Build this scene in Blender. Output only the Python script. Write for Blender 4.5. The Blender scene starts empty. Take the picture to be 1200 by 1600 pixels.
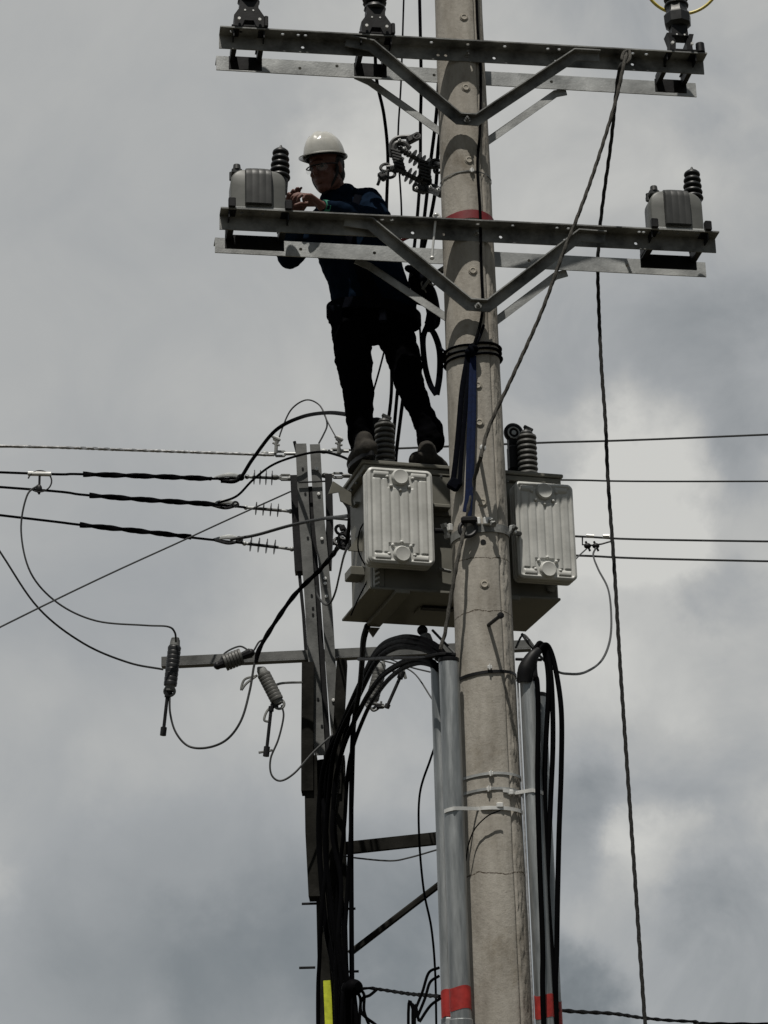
import bpy, bmesh, math, random
from mathutils import Vector, Matrix, noise
random.seed(7)
V = Vector
# ------------------------------------------------------------------ camera
FPX, PITCH, ROLL = 3465.0, math.radians(20), 0.025
CAM = V((0, 0, 1.6))
FW = V((0, math.cos(PITCH), math.sin(PITCH)))
_U0 = V((0, -math.sin(PITCH), math.cos(PITCH)))
RT = math.cos(ROLL) * V((1, 0, 0)) - math.sin(ROLL) * _U0
UP = math.sin(ROLL) * V((1, 0, 0)) + math.cos(ROLL) * _U0
sc = bpy.context.scene
COL = sc.collection
cd = bpy.data.cameras.new('camera')
cam = bpy.data.objects.new('camera', cd)
COL.objects.link(cam)
m = Matrix.Identity(4)
for i in range(3):
    m[i][0], m[i][1], m[i][2], m[i][3] = RT[i], UP[i], -FW[i], CAM[i]
cam.matrix_world = m
cd.sensor_fit = 'VERTICAL'
cd.sensor_height = 24
cd.lens = 24 * FPX / 1600
cd.clip_start = 0.05
cd.clip_end = 6000
sc.camera = cam

def ray(px, py):
    return FW + (px - 600) / FPX * RT + (800 - py) / FPX * UP

def at(px, py, Y):
    d = ray(px, py)
    return CAM + d * (Y / d.y)

def atz(px, py, z):
    d = ray(px, py)
    return CAM + d * ((z - CAM.z) / d.z)

# ------------------------------------------------------------------ sun + sky
SUN_EL, SUN_AZ = math.radians(66), math.radians(-14)    # azimuth measured from behind the camera, negative = left
sd = bpy.data.lights.new('sun', 'SUN')
sd.energy = 4.0
sd.angle = math.radians(0.53)
sd.color = (1.0, 0.955, 0.88)
sun = bpy.data.objects.new('sun', sd)
COL.objects.link(sun)
sdir = V((math.sin(SUN_AZ) * math.cos(SUN_EL), -math.cos(SUN_AZ) * math.cos(SUN_EL), math.sin(SUN_EL)))
sun.rotation_euler = sdir.to_track_quat('Z', 'Y').to_euler()
sun.location = (0, 0, 20)

sc.view_settings.view_transform = 'Standard'
sc.view_settings.look = 'None'
sc.view_settings.exposure = 0.0
sc.view_settings.gamma = 1.0
sc.render.engine = 'CYCLES'
sc.cycles.max_bounces = 6

world = bpy.data.worlds.new('World')
sc.world = world
world.use_nodes = True
wt = world.node_tree
wt.nodes.clear()

def N(t, kind, **kw):
    n = t.nodes.new(kind)
    for k, v in kw.items():
        if k in n.inputs:
            n.inputs[k].default_value = v
        else:
            setattr(n, k, v)
    return n

def L(t, a, b):
    t.links.new(a, b)

def math_n(t, op, a, b=None, c=None):
    n = t.nodes.new('ShaderNodeMath')
    n.operation = op
    for i, v in enumerate((a, b, c)):
        if v is None:
            continue
        if isinstance(v, (int, float)):
            n.inputs[i].default_value = v
        else:
            L(t, v, n.inputs[i])
    return n.outputs[0]

out = wt.nodes.new('ShaderNodeOutputWorld')
sky = wt.nodes.new('ShaderNodeTexSky')
sky.sky_type = 'NISHITA'
sky.sun_disc = False
sky.sun_elevation = SUN_EL
sky.sun_rotation = math.pi + SUN_AZ * -1
bg1 = wt.nodes.new('ShaderNodeBackground')
bg1.inputs[1].default_value = 0.06
L(wt, sky.outputs[0], bg1.inputs[0])
tc = wt.nodes.new('ShaderNodeTexCoord')
dirv = tc.outputs['Generated']
# wispy distortion of the directions, so each cloud patch gets a ragged edge
n1 = N(wt, 'ShaderNodeTexNoise', Scale=9.0, Detail=7.0, Roughness=0.58)
L(wt, dirv, n1.inputs['Vector'])
sub = wt.nodes.new('ShaderNodeVectorMath'); sub.operation = 'SUBTRACT'
L(wt, n1.outputs['Color'], sub.inputs[0]); sub.inputs[1].default_value = (.5, .5, .5)
scl = wt.nodes.new('ShaderNodeVectorMath'); scl.operation = 'SCALE'
L(wt, sub.outputs[0], scl.inputs[0]); scl.inputs['Scale'].default_value = 0.12
add = wt.nodes.new('ShaderNodeVectorMath'); add.operation = 'ADD'
L(wt, dirv, add.inputs[0]); L(wt, scl.outputs[0], add.inputs[1])
# the cloud banks: direction, angular size, brightness
BANKS = [  # px, py, radius px, value
    (150, 250, 420, .0), (250, 560, 160, .01), (590, 230, 110, .15), (660, 60, 200, .06), (880, 240, 280, .07), (1120, 150, 130, -.05), (1130, 590, 170, -.07), (700, 430, 200, .04),
    (985, 795, 165, .22), (940, 735, 80, .12), (1060, 870, 80, .12), (1000, 1010, 150, .09), (900, 1060, 120, .07), (450, 930, 200, .06), (400, 640, 120, .03), (1160, 740, 90, -.08), (1160, 950, 80, -.08), (1010, 900, 60, -.05),
    (120, 900, 260, -.045), (60, 1060, 120, .02), (310, 1060, 180, .03), (180, 1170, 90, .03), (90, 1250, 180, -.05), (330, 1400, 260, -.06), (140, 1540, 240, -.10), (400, 1560, 160, -.12), (420, 1280, 220, -.02),
    (600, 1420, 220, -.12), (980, 1150, 130, .02), (930, 1330, 130, -.13), (1055, 1330, 75, .11), (1040, 1315, 40, .07), (1180, 1270, 60, .10), (1120, 1240, 140, -.04),
    (920, 1540, 100, -.20), (1150, 1520, 160, -.03), (700, 1600, 260, -.12), (1140, 1440, 90, -.06), (10, 1400, 90, .10), (1085, 1420, 40, .05)]
val = None
for (px, py, rr, dv) in BANKS:
    c = ray(px, py).normalized()
    dn = wt.nodes.new('ShaderNodeVectorMath'); dn.operation = 'DISTANCE'
    L(wt, add.outputs[0], dn.inputs[0]); dn.inputs[1].default_value = c
    mr = wt.nodes.new('ShaderNodeMapRange'); mr.interpolation_type = 'SMOOTHERSTEP'
    L(wt, dn.outputs['Value'], mr.inputs['Value'])
    mr.inputs['From Min'].default_value = 0.15 * rr / FPX
    mr.inputs['From Max'].default_value = 1.25 * rr / FPX
    mr.inputs['To Min'].default_value = dv; mr.inputs['To Max'].default_value = 0.0
    val = mr.outputs[0] if val is None else math_n(wt, 'ADD', val, mr.outputs[0])
n2 = N(wt, 'ShaderNodeTexNoise', Scale=14.0, Detail=10.0, Roughness=0.56, Distortion=0.5)
L(wt, dirv, n2.inputs['Vector'])
n3 = N(wt, 'ShaderNodeTexNoise', Scale=4.0, Detail=3.0, Roughness=0.5)
L(wt, dirv, n3.inputs['Vector'])
sp = wt.nodes.new('ShaderNodeSeparateXYZ'); L(wt, dirv, sp.inputs[0])
am = wt.nodes.new('ShaderNodeMapRange'); L(wt, sp.outputs[0], am.inputs['Value'])      # the deck is smoother to the left, lumpier to the right
am.inputs['From Min'].default_value = -.10; am.inputs['From Max'].default_value = .10
am.inputs['To Min'].default_value = .11; am.inputs['To Max'].default_value = .36
val = math_n(wt, 'ADD', val, math_n(wt, 'MULTIPLY', math_n(wt, 'SUBTRACT', n2.outputs[0], .5), am.outputs[0]))
val = math_n(wt, 'ADD', val, math_n(wt, 'MULTIPLY_ADD', n3.outputs[0], 0.10, -0.05))
val = math_n(wt, 'ADD', val, 0.428)
val = math_n(wt, 'MAXIMUM', val, 0.12)
# unseen sky behind the camera, dimmed on purpose to weaken the fill light
mr = wt.nodes.new('ShaderNodeMapRange'); mr.interpolation_type = 'SMOOTHSTEP'
L(wt, sp.outputs[1], mr.inputs['Value'])
mr.inputs['From Min'].default_value = -0.1; mr.inputs['From Max'].default_value = 0.6
mr.inputs['To Min'].default_value = 0.42; mr.inputs['To Max'].default_value = 1.0
val = math_n(wt, 'MULTIPLY', val, mr.outputs[0])
ramp = wt.nodes.new('ShaderNodeValToRGB')
L(wt, val, ramp.inputs[0])
e = ramp.color_ramp.elements
e[0].position = 0.10; e[0].color = (.092, .105, .112, 1)
e[1].position = 0.62; e[1].color = (.625, .622, .592, 1)
x = e.new(0.22); x.color = (.206, .226, .240, 1)
x = e.new(0.38); x.color = (.368, .382, .390, 1)
x = e.new(0.48); x.color = (.478, .482, .470, 1)
bg2 = wt.nodes.new('ShaderNodeBackground')
L(wt, ramp.outputs[0], bg2.inputs[0])
mx = wt.nodes.new('ShaderNodeMixShader')
mx.inputs[0].default_value = 0.94
L(wt, bg1.outputs[0], mx.inputs[1]); L(wt, bg2.outputs[0], mx.inputs[2])
L(wt, mx.outputs[0], out.inputs[0])

# ------------------------------------------------------------------ materials
def mat(name, col, rough=.6, metal=0.0, var=.15, scale=12, bump=0.0, bscale=60, col2=None, spec=.5, stretch=None, alpha_n=None):
    mt = bpy.data.materials.new(name)
    mt.use_nodes = True
    t = mt.node_tree
    b = t.nodes['Principled BSDF']
    b.inputs['Roughness'].default_value = rough
    b.inputs['Metallic'].default_value = metal
    b.inputs['Specular IOR Level'].default_value = spec
    g = t.nodes.new('ShaderNodeNewGeometry')
    src = g.outputs['Position']
    if stretch:
        mp = t.nodes.new('ShaderNodeMapping'); mp.inputs['Scale'].default_value = stretch
        L(t, src, mp.inputs[0]); src = mp.outputs[0]
    n = N(t, 'ShaderNodeTexNoise', Scale=float(scale), Detail=6.0, Roughness=.6)
    L(t, src, n.inputs['Vector'])
    r = t.nodes.new('ShaderNodeValToRGB')
    r.color_ramp.elements[0].position = .3; r.color_ramp.elements[1].position = .7
    c2 = col2 or tuple(min(1, c * (1 + var)) for c in col)
    r.color_ramp.elements[0].color = tuple(c * (1 - var) for c in col) + (1,)
    r.color_ramp.elements[1].color = tuple(c2) + (1,)
    L(t, n.outputs[0], r.inputs[0]); L(t, r.outputs[0], b.inputs['Base Color'])
    rr = math_n(t, 'MULTIPLY_ADD', n.outputs[0], .3, rough - .15)
    L(t, rr, b.inputs['Roughness'])
    if bump:
        n2 = N(t, 'ShaderNodeTexNoise', Scale=float(bscale), Detail=5.0, Roughness=.65)
        L(t, src, n2.inputs['Vector'])
        bp = t.nodes.new('ShaderNodeBump'); bp.inputs['Strength'].default_value = bump; bp.inputs['Distance'].default_value = .004
        L(t, n2.outputs[0], bp.inputs['Height']); L(t, bp.outputs[0], b.inputs['Normal'])
    return mt

M = {}
M['galv'] = mat('galvanised_steel', (.28, .29, .288), .5, .2, .3, 6, .35, 90, col2=(.50, .515, .51))
M['galvd'] = mat('shaded_weathered_steel', (.055, .058, .057), .6, .15, .45, 7, .4, 80, col2=(.30, .305, .295), spec=.3)  # dark copy of the zinc: shade of the near crossarms put into the colour
M['galvpipe'] = mat('galvanised_pipe', (.22, .235, .24), .5, .8, .15, 26, .3, 120, col2=(.46, .48, .485), stretch=(1, 1, .12))
M['bright'] = mat('bright_zinc', (.66, .66, .64), .4, .3, .1, 30)
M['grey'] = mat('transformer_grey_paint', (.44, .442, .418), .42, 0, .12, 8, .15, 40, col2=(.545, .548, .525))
M['greyd'] = mat('shaded_tank_paint', (.15, .147, .126), .5, 0, .2, 6, .1, 40, spec=.3)  # darker copy of the grey paint, with shade around lid and radiators painted in
M['epoxy'] = mat('grey_epoxy_resin', (.125, .128, .12), .45, 0, .12, 10, .05, 40, spec=.35)
M['epoxyd'] = mat('dark_grey_epoxy_resin', (.035, .036, .035), .45, 0, .12, 10, .05, 40, spec=.4)
M['black'] = mat('black_rubber', (.006, .006, .007), .5, 0, .2, 20, spec=.22)
M['galvm'] = mat('aged_grey_steel', (.10, .103, .10), .65, .1, .3, 7, .3, 60, col2=(.17, .173, .168), spec=.3)
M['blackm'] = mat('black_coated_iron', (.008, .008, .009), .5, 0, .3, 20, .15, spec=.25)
M['cable'] = mat('black_cable_sheath', (.003, .003, .0035), .5, 0, .25, 10, spec=.04)
M['wire'] = mat('dull_aluminium_wire', (.05, .052, .053), .6, .1, .2, 20, spec=.2)
M['alu'] = mat('bright_aluminium_wire', (.5, .5, .5), .35, .6, .3, 60)
M['insul'] = mat('grey_brown_silicone', (.085, .085, .08), .5, 0, .12, 20, spec=.3)
M['insuld'] = mat('dark_silicone', (.016, .017, .018), .42, 0, .12, 20, spec=.35)
M['rope'] = mat('weathered_rope', (.035, .034, .031), .9, 0, .4, 200, col2=(.105, .10, .09), spec=.1)
M['roped'] = mat('dark_rope', (.014, .014, .014), .9, 0, .4, 200, col2=(.05, .05, .048), spec=.1)
M['blue'] = mat('navy_webbing', (.008, .014, .042), .85, 0, .3, 60, .3, 300, spec=.1)
M['navy'] = mat('black_webbing', (.004, .0045, .007), .9, 0, .3, 60, .3, 300, spec=.1)
M['red'] = mat('red_tape', (.33, .022, .018), .55, 0, .3, 18, .3)
M['redd'] = mat('dark_red_band', (.16, .008, .012), .6, 0, .2, 20, .2)
M['yellow'] = mat('yellow_cable_sheath', (.62, .5, .09), .5, 0, .15, 20)
M['ytape'] = mat('yellow_reflective_tape', (.50, .55, .03), .6, 0, .25, 30, .2)
M['cloth'] = mat('black_workwear', (.0025, .0025, .003), 1, 0, .3, 40, .2, 400, spec=.03)
M['jacket'] = mat('navy_workwear', (.005, .010, .020), .95, 0, .3, 30, .2, 400, spec=.06)
M['skin'] = mat('skin', (.105, .042, .030), .65, 0, .12, 30, .1, 200)
M['hair'] = mat('black_hair', (.008, .007, .006), .6, 0, .3, 200)
M['helmet'] = mat('white_plastic', (.40, .40, .375), .2, 0, .12, 10, col2=(.5, .495, .46))
M['boot'] = mat('worn_leather', (.03, .027, .023), .8, 0, .4, 30, .3, spec=.15)
M['green'] = mat('green_knit', (.02, .16, .10), .8, 0, .2, 60)
M['lens'] = mat('clear_lens', (.5, .5, .5), .05, 0, .02, 8)
M['lens'].node_tree.nodes['Principled BSDF'].inputs['Alpha'].default_value = .10
M['irond'] = mat('dark_cast_iron', (.03, .031, .031), .5, .2, .3, 40, .2)
M['olddark'] = mat('dark_concrete', (.010, .010, .009), .95, 0, .4, 5, .6, 40, col2=(.03, .029, .026), spec=.1)  # near-black base for the back poles, beam, brace and side plates
M['ground'] = mat('dry_grass_and_dirt', (.04, .04, .028), .95, 0, .4, .6, .5, 5, col2=(.09, .08, .06), spec=.1)

for k_ in ('cable', 'cloth', 'jacket', 'navy', 'olddark'):
    M[k_].node_tree.nodes['Principled BSDF'].inputs['IOR'].default_value = 1.18
# concrete with stains and hairline cracks
def concrete():
    mt = bpy.data.materials.new('cast_concrete')
    mt.use_nodes = True
    t = mt.node_tree
    b = t.nodes['Principled BSDF']; b.inputs['Roughness'].default_value = .85
    b.inputs['Specular IOR Level'].default_value = .25
    g = t.nodes.new('ShaderNodeNewGeometry')
    mp = t.nodes.new('ShaderNodeMapping'); mp.inputs['Scale'].default_value = (1, 1, .35)
    L(t, g.outputs['Position'], mp.inputs[0])
    a = N(t, 'ShaderNodeTexNoise', Scale=9.0, Detail=8.0, Roughness=.62); L(t, mp.outputs[0], a.inputs['Vector'])
    r = t.nodes.new('ShaderNodeValToRGB'); el = r.color_ramp.elements
    el[0].position = .28; el[0].color = (.238, .219, .190, 1)
    el[1].position = .72; el[1].color = (.42, .397, .355, 1)
    xx = el.new(.5); xx.color = (.342, .32, .283, 1)
    L(t, a.outputs[0], r.inputs[0])
    # small pits and specks
    s = N(t, 'ShaderNodeTexNoise', Scale=140.0, Detail=3.0, Roughness=.6); L(t, g.outputs['Position'], s.inputs['Vector'])
    r2 = t.nodes.new('ShaderNodeValToRGB'); r2.color_ramp.elements[0].position = .27; r2.color_ramp.elements[0].color = (.62, .6, .56, 1)
    r2.color_ramp.elements[1].position = .38; r2.color_ramp.elements[1].color = (1, 1, 1, 1)
    L(t, s.outputs[0], r2.inputs[0])
    mul = t.nodes.new('ShaderNodeMix'); mul.data_type = 'RGBA'; mul.blend_type = 'MULTIPLY'; mul.inputs[0].default_value = 1
    L(t, r.outputs[0], mul.inputs[6]); L(t, r2.outputs[0], mul.inputs[7])
    # dark stains
    st = N(t, 'ShaderNodeTexNoise', Scale=3.1, Detail=6.0, Roughness=.7, Distortion=.4); L(t, g.outputs['Position'], st.inputs['Vector'])
    r3 = t.nodes.new('ShaderNodeValToRGB'); r3.color_ramp.elements[0].position = .56; r3.color_ramp.elements[0].color = (1, 1, 1, 1)
    r3.color_ramp.elements[1].position = .74; r3.color_ramp.elements[1].color = (.66, .62, .56, 1)
    L(t, st.outputs[0], r3.inputs[0])
    mul2 = t.nodes.new('ShaderNodeMix'); mul2.data_type = 'RGBA'; mul2.blend_type = 'MULTIPLY'; mul2.inputs[0].default_value = 1
    L(t, mul.outputs[2], mul2.inputs[6]); L(t, r3.outputs[0], mul2.inputs[7])
    mp2 = t.nodes.new('ShaderNodeMapping'); mp2.inputs['Scale'].default_value = (1, 1, .22); L(t, g.outputs['Position'], mp2.inputs[0])
    sk = N(t, 'ShaderNodeTexNoise', Scale=34.0, Detail=5.0, Roughness=.6); L(t, mp2.outputs[0], sk.inputs['Vector'])
    r4 = t.nodes.new('ShaderNodeValToRGB'); r4.color_ramp.elements[0].position = .32; r4.color_ramp.elements[0].color = (.91, .905, .89, 1)
    r4.color_ramp.elements[1].position = .55; r4.color_ramp.elements[1].color = (1, 1, 1, 1)
    L(t, sk.outputs[0], r4.inputs[0])
    mul4 = t.nodes.new('ShaderNodeMix'); mul4.data_type = 'RGBA'; mul4.blend_type = 'MULTIPLY'; mul4.inputs[0].default_value = 1
    L(t, mul2.outputs[2], mul4.inputs[6]); L(t, r4.outputs[0], mul4.inputs[7]); mul2 = mul4
    # hairline cracks round the pole
    sx = t.nodes.new('ShaderNodeSeparateXYZ'); L(t, g.outputs['Position'], sx.inputs[0])
    w = N(t, 'ShaderNodeTexNoise', Scale=11.0, Detail=4.0); L(t, g.outputs['Position'], w.inputs['Vector'])
    zz = math_n(t, 'ADD', sx.outputs[2], math_n(t, 'MULTIPLY_ADD', w.outputs[0], .05, -.025))
    zz = math_n(t, 'ADD', zz, math_n(t, 'MULTIPLY', sx.outputs[0], -.02))
    acc = None
    for zc in (at(755, 872, 9.57).z, at(755, 956, 9.57).z, at(770, 1365, 9.57).z, at(740, 610, 9.57).z + 2.6, 1.9):
        k = math_n(t, 'LESS_THAN', math_n(t, 'ABSOLUTE', math_n(t, 'SUBTRACT', zz, zc - .005)), .0028)
        acc = k if acc is None else math_n(t, 'MAXIMUM', acc, k)
    acc = math_n(t, 'MULTIPLY', acc, math_n(t, 'GREATER_THAN', s.outputs[0], .44))
    mul3 = t.nodes.new('ShaderNodeMix'); mul3.data_type = 'RGBA'
    L(t, acc, mul3.inputs[0]); L(t, mul2.outputs[2], mul3.inputs[6]); mul3.inputs[7].default_value = (.07, .055, .04, 1)
    L(t, mul3.outputs[2], b.inputs['Base Color'])
    bp = t.nodes.new('ShaderNodeBump'); bp.inputs['Strength'].default_value = .5; bp.inputs['Distance'].default_value = .006
    bn = N(t, 'ShaderNodeTexNoise', Scale=38.0, Detail=8.0, Roughness=.7); L(t, g.outputs['Position'], bn.inputs['Vector'])
    L(t, bn.outputs[0], bp.inputs['Height']); L(t, bp.outputs[0], b.inputs['Normal'])
    return mt
M['concrete'] = concrete()
M['conplug'] = mat('pale_mortar', (.33, .305, .26), .85, 0, .15, 60, .3)

# ------------------------------------------------------------------ mesh builder
WORG = {}      # world position of the origin of every object made here

def spline(P, step=None, n=8):
    """Catmull-Rom through P"""
    P = [V(p) for p in P]
    if len(P) < 3:
        return P
    Q = [2 * P[0] - P[1]] + P + [2 * P[-1] - P[-2]]
    res = []
    for i in range(1, len(Q) - 2):
        a, b, c, d = Q[i - 1:i + 3]
        k = n if step is None else max(2, int((c - b).length / step))
        for j in range(k):
            t = j / k
            res.append(0.5 * ((2 * b) + (c - a) * t + (2 * a - 5 * b + 4 * c - d) * t * t + (3 * b - a - 3 * c + d) * t ** 3))
    res.append(P[-1])
    return res

class MB:
    def __init__(s, X=None):
        s.bm = bmesh.new(); s.X = X or Matrix.Identity(4); s.mi = 0
    def v(s, p):
        return s.bm.verts.new(s.X @ V(p))
    def f(s, vs):
        try:
            fc = s.bm.faces.new(vs); fc.material_index = s.mi; return fc
        except ValueError:
            return None
    def rings(s, R, closed=True, caps=True):
        rr = [[s.v(p) for p in r] for r in R]
        n = len(rr[0])
        for i in range(len(rr) - 1):
            for j in range(n if closed else n - 1):
                s.f([rr[i][j], rr[i][(j + 1) % n], rr[i + 1][(j + 1) % n], rr[i + 1][j]])
        if caps and closed:
            s.f(rr[0][::-1]); s.f(rr[-1])
        return rr
    def box(s, c, size, rot=None, bev=0):
        c = V(c); h = [k / 2 for k in size]
        R = rot or Matrix.Identity(3)
        if bev:
            b = min(bev, min(h) * .9)
            for zi, ins in ((-h[2], b), (-h[2] + b, 0), (h[2] - b, 0), (h[2], b)):
                pass
            rg = []
            for z, ins in ((-h[2], b), (-h[2] + b, 0), (h[2] - b, 0), (h[2], b)):
                a, d = h[0] - ins, h[1] - ins
                q = b if ins == 0 else b * .5
                rg.append([c + R @ V(p) for p in ((a - q, -d, z), (a, -d + q, z), (a, d - q, z), (a - q, d, z), (-a + q, d, z), (-a, d - q, z), (-a, -d + q, z), (-a + q, -d, z))])
            s.rings(rg)
            return s
        rg = [[c + R @ V((x * h[0], y * h[1], z * h[2])) for x, y in ((1, -1), (1, 1), (-1, 1), (-1, -1))] for z in (-1, 1)]
        s.rings(rg)
        return s
    def tube(s, P, r, seg=8, smooth=True, lobes=0, pitch=.05, amp=.2, flat=None, up=None, step=None, n=8, caps=True):
        P = [V(p) for p in P]
        if smooth and len(P) > 2:
            if isinstance(r, (list, tuple)):
                k0 = len(P)
                Q = spline(P, None, n)
                rs = []
                for i in range(len(Q)):
                    u = i / (len(Q) - 1) * (k0 - 1); a = min(int(u), k0 - 2)
                    rs.append(r[a] + (r[a + 1] - r[a]) * (u - a))
                r = rs; P = Q
            else:
                P = spline(P, step, n)
        elif step and len(P) == 2:
            k = max(1, int((P[1] - P[0]).length / step))
            P = [P[0].lerp(P[1], i / k) for i in range(k + 1)]
            if isinstance(r, (list, tuple)):
                r = [r[0] + (r[1] - r[0]) * i / k for i in range(k + 1)]
        T = [(P[min(i + 1, len(P) - 1)] - P[max(i - 1, 0)]).normalized() for i in range(len(P))]
        u = V(up) if up is not None else (V((0, 0, 1)) if abs(T[0].z) < .9 else V((0, 1, 0)))
        u = (u - T[0] * u.dot(T[0])).normalized()
        R = []; dist = 0
        for i, p in enumerate(P):
            if i:
                dist += (P[i] - P[i - 1]).length
            if up is not None:
                u = V(up)
            u = (u - T[i] * u.dot(T[i]))
            u = u.normalized() if u.length > 1e-6 else T[i].orthogonal().normalized()
            w = T[i].cross(u)
            rad = r[i] if isinstance(r, (list, tuple)) else r
            ring = []
            for k in range(seg):
                a = 2 * math.pi * k / seg
                q = rad
                if lobes:
                    q = rad * (1 + amp * math.cos(lobes * a + dist / pitch * 2 * math.pi))
                fu, fw = (flat if flat else (1, 1))
                ring.append(p + (u * math.cos(a) * fu + w * math.sin(a) * fw) * q)
            R.append(ring)
        s.rings(R, caps=caps)
        return s
    def cyl(s, a, b, r0, r1=None, seg=16):
        return s.tube([a, b], [r0, r0 if r1 is None else r1], seg, smooth=False)
    def lathe(s, prof, o, ax=(0, 0, 1), seg=24):
        """prof: (radius, height) pairs along ax"""
        o = V(o); ax = V(ax).normalized()
        u = ax.orthogonal().normalized(); w = ax.cross(u)
        s.rings([[o + ax * h + (u * math.cos(2 * math.pi * k / seg) + w * math.sin(2 * math.pi * k / seg)) * max(r, 1e-4) for k in range(seg)] for r, h in prof])
        return s
    def ell(s, c, rad, rot=None, seg=20, rings=12):
        c = V(c); R = rot or Matrix.Identity(3)
        rg = []
        for i in range(rings + 1):
            a = math.pi * i / rings
            z, q = -math.cos(a), max(math.sin(a), 1e-3)
            rg.append([c + R @ V((rad[0] * q * math.cos(2 * math.pi * k / seg), rad[1] * q * math.sin(2 * math.pi * k / seg), rad[2] * z)) for k in range(seg)])
        s.rings(rg)
        return s
    def torus(s, c, r, t, ax=(0, 0, 1), seg=28, sub=8, a0=0, a1=360, sx=1.0):
        c = V(c); ax = V(ax).normalized(); u = ax.orthogonal().normalized(); w = ax.cross(u)
        full = abs(a1 - a0) >= 360
        n = seg
        R = []
        for i in range(n + (0 if full else 1)):
            a = math.radians(a0 + (a1 - a0) * i / n)
            d = u * math.cos(a) * sx + w * math.sin(a)
            dn = d.normalized()
            R.append([c + d * r + (dn * math.cos(2 * math.pi * k / sub) + ax * math.sin(2 * math.pi * k / sub)) * t for k in range(sub)])
        if full:
            R.append(R[0])
            rr = [[s.v(p) for p in r_] for r_ in R[:-1]]
            for i in range(n):
                for j in range(sub):
                    s.f([rr[i][j], rr[i][(j + 1) % sub], rr[(i + 1) % n][(j + 1) % sub], rr[(i + 1) % n][j]])
        else:
            s.rings(R)
        return s
    def prism(s, poly, a, b, xa, ya):
        """polygon (x,y) in the axes xa,ya swept from point a to point b"""
        xa = V(xa); ya = V(ya)
        s.rings([[V(p) + xa * x + ya * y for x, y in poly] for p in (a, b)])
        return s
    def chain(s, P, r, seg=14):
        """overlapping capsules for a surface that is remeshed later"""
        P = [V(p) for p in P]
        for i in range(len(P) - 1):
            a, b = P[i], P[i + 1]
            if (b - a).length > 1e-5:
                s.cyl(a, b, r[i], r[i + 1], seg)
        for p, q in zip(P, r):
            s.ell(p, (q, q, q), None, seg, 8)
        return s
    def clusters(s, mar=.003):
        comps = []; done = set()
        for v0 in s.bm.verts:
            if v0 in done: continue
            st = [v0]; done.add(v0); vs = []
            while st:
                v_ = st.pop(); vs.append(v_)
                for e_ in v_.link_edges:
                    w_ = e_.other_vert(v_)
                    if w_ not in done: done.add(w_); st.append(w_)
            lo = V([min(v.co[i] for v in vs) for i in range(3)]); hi = V([max(v.co[i] for v in vs) for i in range(3)])
            comps.append([lo, hi, vs])
        merged = True
        while merged:
            merged = False
            for i in range(len(comps)):
                for j in range(i + 1, len(comps)):
                    a, b = comps[i], comps[j]
                    if all(a[0][k] - mar <= b[1][k] and b[0][k] - mar <= a[1][k] for k in range(3)):
                        a[2] += b[2]; a[0] = V([min(a[0][k], b[0][k]) for k in range(3)]); a[1] = V([max(a[1][k], b[1][k]) for k in range(3)])
                        comps.pop(j); merged = True; break
                if merged: break
        return [c[2] for c in comps]
    def build(s, name, material, parent=None, smooth=True, origin=None, mods=None, angle=35, split=True):
        bm = s.bm
        if parent is not None and split and mods is None:
            parts = s.clusters()
            if len(parts) > 1:
                first = None
                for vs in parts:
                    q = MB(); mp_ = {}
                    for v_ in vs: mp_[v_] = q.bm.verts.new(v_.co)
                    seen = set()
                    for v_ in vs:
                        for fc in v_.link_faces:
                            if fc in seen: continue
                            seen.add(fc); nf = q.bm.faces.new([mp_[w_] for w_ in fc.verts]); nf.material_index = fc.material_index
                    o_ = q.build(name, material, parent, smooth, origin, None, angle, False)
                    first = first or o_
                bm.free()
                return first
        bmesh.ops.remove_doubles(bm, verts=bm.verts, dist=1e-6)
        bmesh.ops.recalc_face_normals(bm, faces=bm.faces)
        if parent is not None:
            base = WORG[parent.name]
            loc = V((0, 0, 0)); org = base
        else:
            if origin is None:
                xs = [v.co for v in bm.verts]
                origin = V(((min(p.x for p in xs) + max(p.x for p in xs)) / 2, (min(p.y for p in xs) + max(p.y for p in xs)) / 2, min(p.z for p in xs)))
            org = V(origin); loc = org
        bmesh.ops.translate(bm, verts=bm.verts, vec=-org)
        me = bpy.data.meshes.new(name)
        bm.to_mesh(me); bm.free()
        mats = material if isinstance(material, (list, tuple)) else [material]
        for mm in mats:
            me.materials.append(M[mm])
        o = bpy.data.objects.new(name, me)
        COL.objects.link(o)
        if parent is not None:
            o.parent = parent
        o.location = loc
        WORG[o.name] = org
        if mods:
            mods(o)
        if smooth:
            me = o.data
            me.polygons.foreach_set('use_smooth', [True] * len(me.polygons))
            try:
                me.set_sharp_from_angle(angle=math.radians(angle))
            except Exception:
                pass
        return o

def bake(o):
    dg = bpy.context.evaluated_depsgraph_get()
    me = bpy.data.meshes.new_from_object(o.evaluated_get(dg))
    mats = list(o.data.materials)
    o.modifiers.clear()
    o.data = me
    if not me.materials:
        for q in mats:
            me.materials.append(q)

def tag(o, label, cat, group=None, kind=None):
    if label: o['label'] = label
    if cat: o['category'] = cat
    if group: o['group'] = group
    if kind: o['kind'] = kind
    return o

def thing(name, loc, label, cat, group=None):
    o = bpy.data.objects.new(name, None)
    o.empty_display_size = .1
    COL.objects.link(o); o.location = loc
    WORG[o.name] = V(loc)
    return tag(o, label, cat, group)

def copy_tree(o, parent=None):
    c = o.copy(); COL.objects.link(c)
    if parent is not None: c.parent = parent
    for ch in list(o.children):
        copy_tree(ch, c)
    return c

def lerp(a, b, t): return V(a).lerp(V(b), t)

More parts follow.
